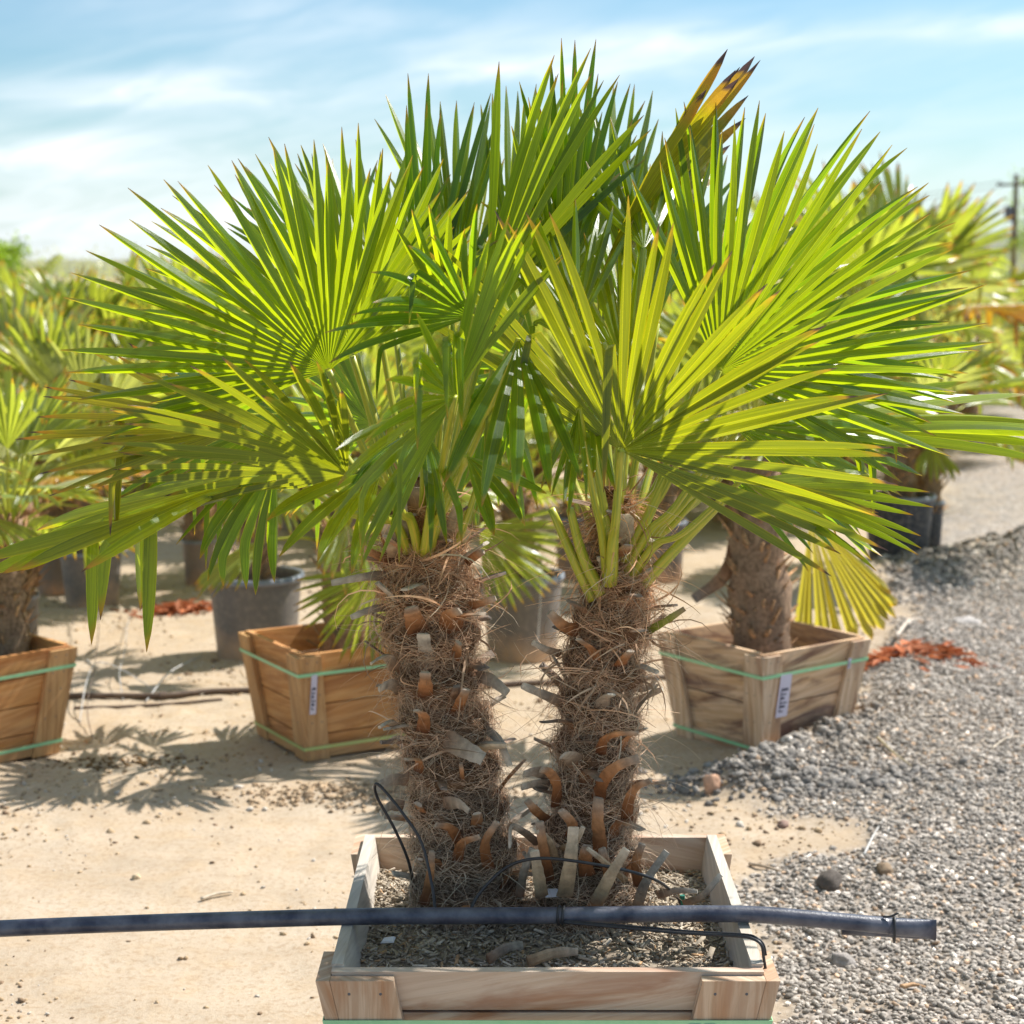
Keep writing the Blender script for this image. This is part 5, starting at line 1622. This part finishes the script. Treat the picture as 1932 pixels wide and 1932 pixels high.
hose([(175, 1395, 0), (165, 1350, .05), (180, 1300, .12), (188, 1240, .18), (170, 1190, .14), (148, 1172, .08), (130, 1200, 0)], .0022, 'hose', 'loose_wire', 'thin wire looping up from the sand by the left box', 'wire')
hose([(232, 1322, 0), (226, 1290, .06), (236, 1250, .05), (240, 1190, .02), (246, 1160, 0)], .002, 'clear', 'loose_wire', 'thin pale line running up the sand to the dead leaves', 'wire')
hose([(150, 1360, 0), (164, 1325, .10), (185, 1300, .13), (230, 1292, .08), (300, 1310, .0)], .0025, 'clear', 'spaghetti_tube', 'pale looped tube over the dark hose', 'tube')
hose([(275, 1325, 0), (320, 1290, .05), (380, 1235, .0)], .0035, 'clear', 'spaghetti_tube', 'pale straight tube leading off the hose joint', 'tube')
# coupling on the hose
mb = MB(); a = G(300, 1320); b = G(314, 1319)
mb.tube([Vector((a.x, a.y, .016)), Vector((b.x, b.y, .016))], .021, 10)
tag(mb.build('hose_coupling', M['hose']), 'short coupling sleeve on the ground hose', 'coupling')
# pale thin stake line hanging in the tall pot between the trunks
mb = MB(); q = pot_pos[4]
p_a = P(1022, 1060, q.y - .22); p_b = P(1014, 1215, q.y - .26)
mb.tube([p_a, p_a.lerp(p_b, .5) + Vector((.004, 0, 0)), p_b], .004, 6)
tag(mb.build('spaghetti_tube', M['clear']), 'pale thin tube hanging down the tall grey pot', 'tube')
# big dead leaf sheath leaning beside the brown box palm
o = stub(None, Vector((0, 0, 0)), [Vector((c3.x - .10, c3.y, BH + .42)), Vector((c3.x - .17, c3.y, BH + .25)), Vector((c3.x - .30, c3.y - .05, BH + .16))], .06, .015, 'brown', 'dead_leaf_base', 5)
tag(o, 'broad brown dead leaf base hanging at the palm in the brown box', 'dead leaf')
# yellow fan hanging down behind the brown box
hubp = P(1530, 975, c3.y + .25)
e1 = Vector((.35, .15, -1)).normalized(); e2 = Vector((1, 0, .35)).normalized()
e2 = (e2 - e1 * e2.dot(e1)).normalized()
root = empty('hanging_frond', hubp)
Vf, Ff, U = fan_blade(Vector((0, 0, 0)), e1, e2, e1.cross(e2), .62, R_(-24), R_(30), R_(3.4), join=.85, droop=.02, cup=0, nseg=4, bend_p=0, seed=9)
link_mesh('blade', Vf, Ff, M['gold'], root, U)
mb = MB(); mb.tube(catmull([Vector((-.12, -.05, .18)), Vector((-.05, 0, .14)), Vector((0, 0, 0))], 4), .007, 6); mb.build('petiole', M['petiole'], root, True)
tag(root, 'yellow green fan hanging down behind the brown box', 'frond')
# yellow-green low fan hanging over the middle orange box
hubp = P(716, 1075, c2.y - .30)
root = empty('hanging_frond', hubp)
e1 = Vector((-.55, -.1, -.8)).normalized(); e2 = Vector((.8, 0, -.55)).normalized(); e2 = (e2 - e1 * e2.dot(e1)).normalized()
Vf, Ff, U = fan_blade(Vector((0, 0, 0)), e1, e2, Vector((0, -1, 0)), .40, R_(-52), R_(52), R_(6.6), join=.35, droop=.03, cup=0, nseg=5, bend_p=0, seed=19)
link_mesh('blade', Vf, Ff, M['leafbg'], root, U)
mb = MB(); mb.tube(catmull([Vector((.10, .15, .10)), Vector((.05, .05, .08)), Vector((0, 0, 0))], 4), .007, 6); mb.build('petiole', M['petiole'], root, True)
tag(root, 'light green fan hanging over the middle orange box', 'frond')
hubp = P(905, 1000, pot_pos[4].y - .3)
root = empty('hanging_frond', hubp)
e1 = Vector((.75, -.1, -.45)).normalized(); e2 = Vector((.45, 0, .8)).normalized(); e2 = (e2 - e1 * e2.dot(e1)).normalized()
Vf, Ff, U = fan_blade(Vector((0, 0, 0)), e1, e2, Vector((0, -1, 0)), .46, R_(-55), R_(50), R_(6.2), join=.4, droop=.06, cup=0, nseg=5, bend_p=0, seed=29)
link_mesh('blade', Vf, Ff, M['leafbg'], root, U)
mb = MB(); mb.tube(catmull([Vector((.05, .25, -.05)), Vector((.02, .1, .02)), Vector((0, 0, 0))], 4), .007, 6); mb.build('petiole', M['petiole'], root, True)
tag(root, 'bright yellow green fan spread above the tall grey pot between the trunks', 'frond')

# ------------------------------------------------------------------ far: shrubs belt, utility pole, tree, hills
def belt(n, name, label, x0, x1, y0, y1, hmax, colmat, seed):
    rg = np.random.default_rng(seed)
    x = rg.uniform(x0, x1, n); y = rg.uniform(y0, y1, n)
    hh = hmax * (.45 + .8 * fbm(x * .25, y * .25, 3, seed))
    z = rg.random(n) ** .8 * hh
    L = rg.uniform(.12, .34, n); a = rg.normal(size=(n, 3)); a[:, 2] = np.abs(a[:, 2]) * .8; a /= np.linalg.norm(a, axis=1, keepdims=True)
    b = rg.normal(size=(n, 3)); s = np.cross(a, b); s /= np.linalg.norm(s, axis=1, keepdims=True)
    p = np.stack([x, y, z], -1)
    w = (L * .10)[:, None]
    V = np.stack([p - s * w, p + s * w, p + a * L[:, None]], 1).reshape(-1, 3)
    F = np.arange(n * 3).reshape(-1, 3)
    U = np.tile(np.array([(.2, .1), (.2, .9), (.75, .5)]), (n, 1)) + np.repeat(np.stack([np.zeros(n), rg.integers(0, 60, n)], -1), 3, 0)
    o = link_mesh(name, V, F, M[colmat], None, U)
    tag(o, label, None, None, 'stuff')
belt(60000, 'far_shrubs', 'far off belt of nursery plants reading as one mass', -14, 9.5, 34, 44, 1.9, 'leafbg', 3)
belt(40000, 'far_hedge', 'low grey green scrub beyond the nursery', -40, 45, 95, 125, 3.6, 'leafbg2', 4)
Yp = 100.
xp = (1902 - 966) / FPX * Yp
pole = empty('utility_pole', (xp, Yp, 0))
mb = MB(); mb.tube([Vector((0, 0, 0)), Vector((0, 0, 4)), Vector((0, 0, 7.6))], [.17, .15, .12], 10); mb.build('mast', M['pole'], pole, True)
mb = MB(); mb.hexa([Vector(v) for v in ((-1.1, -.06, 6.95), (1.1, -.06, 6.95), (1.1, .06, 6.95), (-1.1, .06, 6.95), (-1.1, -.06, 7.08), (1.1, -.06, 7.08), (1.1, .06, 7.08), (-1.1, .06, 7.08))]); mb.build('crossarm', M['pole'], pole)
mb = MB(); mb.lathe([(.001, 5.0), (.22, 5.0), (.24, 5.05), (.24, 5.7), (.2, 5.78), (.001, 5.8)], 16, (-.38, -.1, 0)); mb.build('transformer', M['metal_dark'], pole, True)
for xx in (-.9, 0.5, .95):
    mb = MB(); mb.lathe([(.02, 7.08), (.05, 7.12), (.05, 7.2), (.001, 7.24)], 8, (xx, 0, 0)); mb.build('insulator', M['metal_dark'], pole, True)
tag(pole, 'wooden utility pole with transformer at the far right', 'utility pole')
for k, (xx, z) in enumerate(((-.9, 7.22), (.95, 7.22), (0, 5.9))):
    mb = MB(); pts = [Vector((xp + xx + 0 - 34 * t, Yp + 30 * t, z - 1.6 * 4 * t * (1 - t))) for t in np.linspace(0, 1, 14)]
    mb.tube(pts, .018, 4)
    tag(mb.build('power_line', M['wire']), ['upper left power line from the pole', 'upper right power line from the pole', 'lower power line from the pole mast'][k], 'power line')
# tree at right picture edge
def far_tree(u, Y, h, rad, label, seed, dens=5200):
    r_ = random.Random(seed); x = (u - 966) / FPX * Y
    root = empty('tree', (x, Y, 0))
    mb = MB(); mb.tube(catmull([Vector((0, 0, 0)), Vector((.1, 0, h * .35)), Vector((0, .1, h * .7)), Vector((.1, 0, h * .95))], 5), [.28 * (1 - i / 17) for i in range(16)], 8, (.20, .16, .13))
    br = []
    for i in range(16):
        z0 = h * r_.uniform(.3, .85); a = r_.uniform(0, 6.28); L = rad * r_.uniform(.5, 1)
        e = Vector((cos(a) * L, sin(a) * L, z0 + L * r_.uniform(.2, .7))); br.append(e)
        mb.tube(catmull([Vector((0, 0, z0)), Vector((e.x * .5, e.y * .5, z0 + (e.z - z0) * .3)), e], 4), [.08 * (1 - i2_ / 10) for i2_ in range(9)], 5, (.20, .16, .13))
    mb.build('trunk', M['bark'], root, True, True)
    rg = np.random.default_rng(seed); n = dens
    cidx = rg.integers(0, len(br), n); c = np.array([tuple(b) for b in br])[cidx]
    p = c + rg.normal(size=(n, 3)) * np.array([.55, .55, .45]) * rad * .38
    a = rg.normal(size=(n, 3)); a /= np.linalg.norm(a, axis=1, keepdims=True); b = rg.normal(size=(n, 3)); s = np.cross(a, b); s /= np.linalg.norm(s, axis=1, keepdims=True)
    L = rg.uniform(.10, .26, n)[:, None]
    V = np.stack([p - s * L * .25, p + s * L * .25, p + a * L], 1).reshape(-1, 3)
    U = np.tile(np.array([(.2, .1), (.2, .9), (.7, .5)]), (n, 1))
    link_mesh('crown', V, np.arange(n * 3).reshape(-1, 3), M['leaf2'], root, U)
    tag(root, label, 'tree')
far_tree(1962, 110, 9.5, 2.2, 'tall open tree at the right picture edge beyond the pole', 1, 2600)
far_tree(-15, 60, 2.6, 1.3, 'bushy tree low at the left picture edge skyline', 2)
# hills
def hills():
    xs_ = np.linspace(-1500, 2200, 120)
    V = []; F = []
    prof = []
    for x in xs_:
        u = 966 + x / 1500 * FPX
        hgt = 8 + 30 * np.clip((u - 900) / 1000, 0, 1.6) + 9 * float(fbm(np.array([x * .006]), np.array([1.]), 3, 6)[0])
        prof.append(hgt)
    rows_ = [(1300, 0.0), (1400, .55), (1500, 1.0), (1750, .8), (2100, .0)]
    for (Y, k) in rows_:
        for x, hgt in zip(xs_, prof): V.append((x * Y / 1500, Y, hgt * k * random.uniform(.94, 1.04) - (1 if k == 0 else 0)))
    n = len(xs_)
    for r in range(len(rows_) - 1):
        for i in range(n - 1):
            F.append((r * n + i, r * n + i + 1, (r + 1) * n + i + 1, (r + 1) * n + i))
    o = link_mesh('hills', V, F, M['hill'], None, None, None, True)
    tag(o, kind='structure')
hills()
print('objects', len(bpy.data.objects))
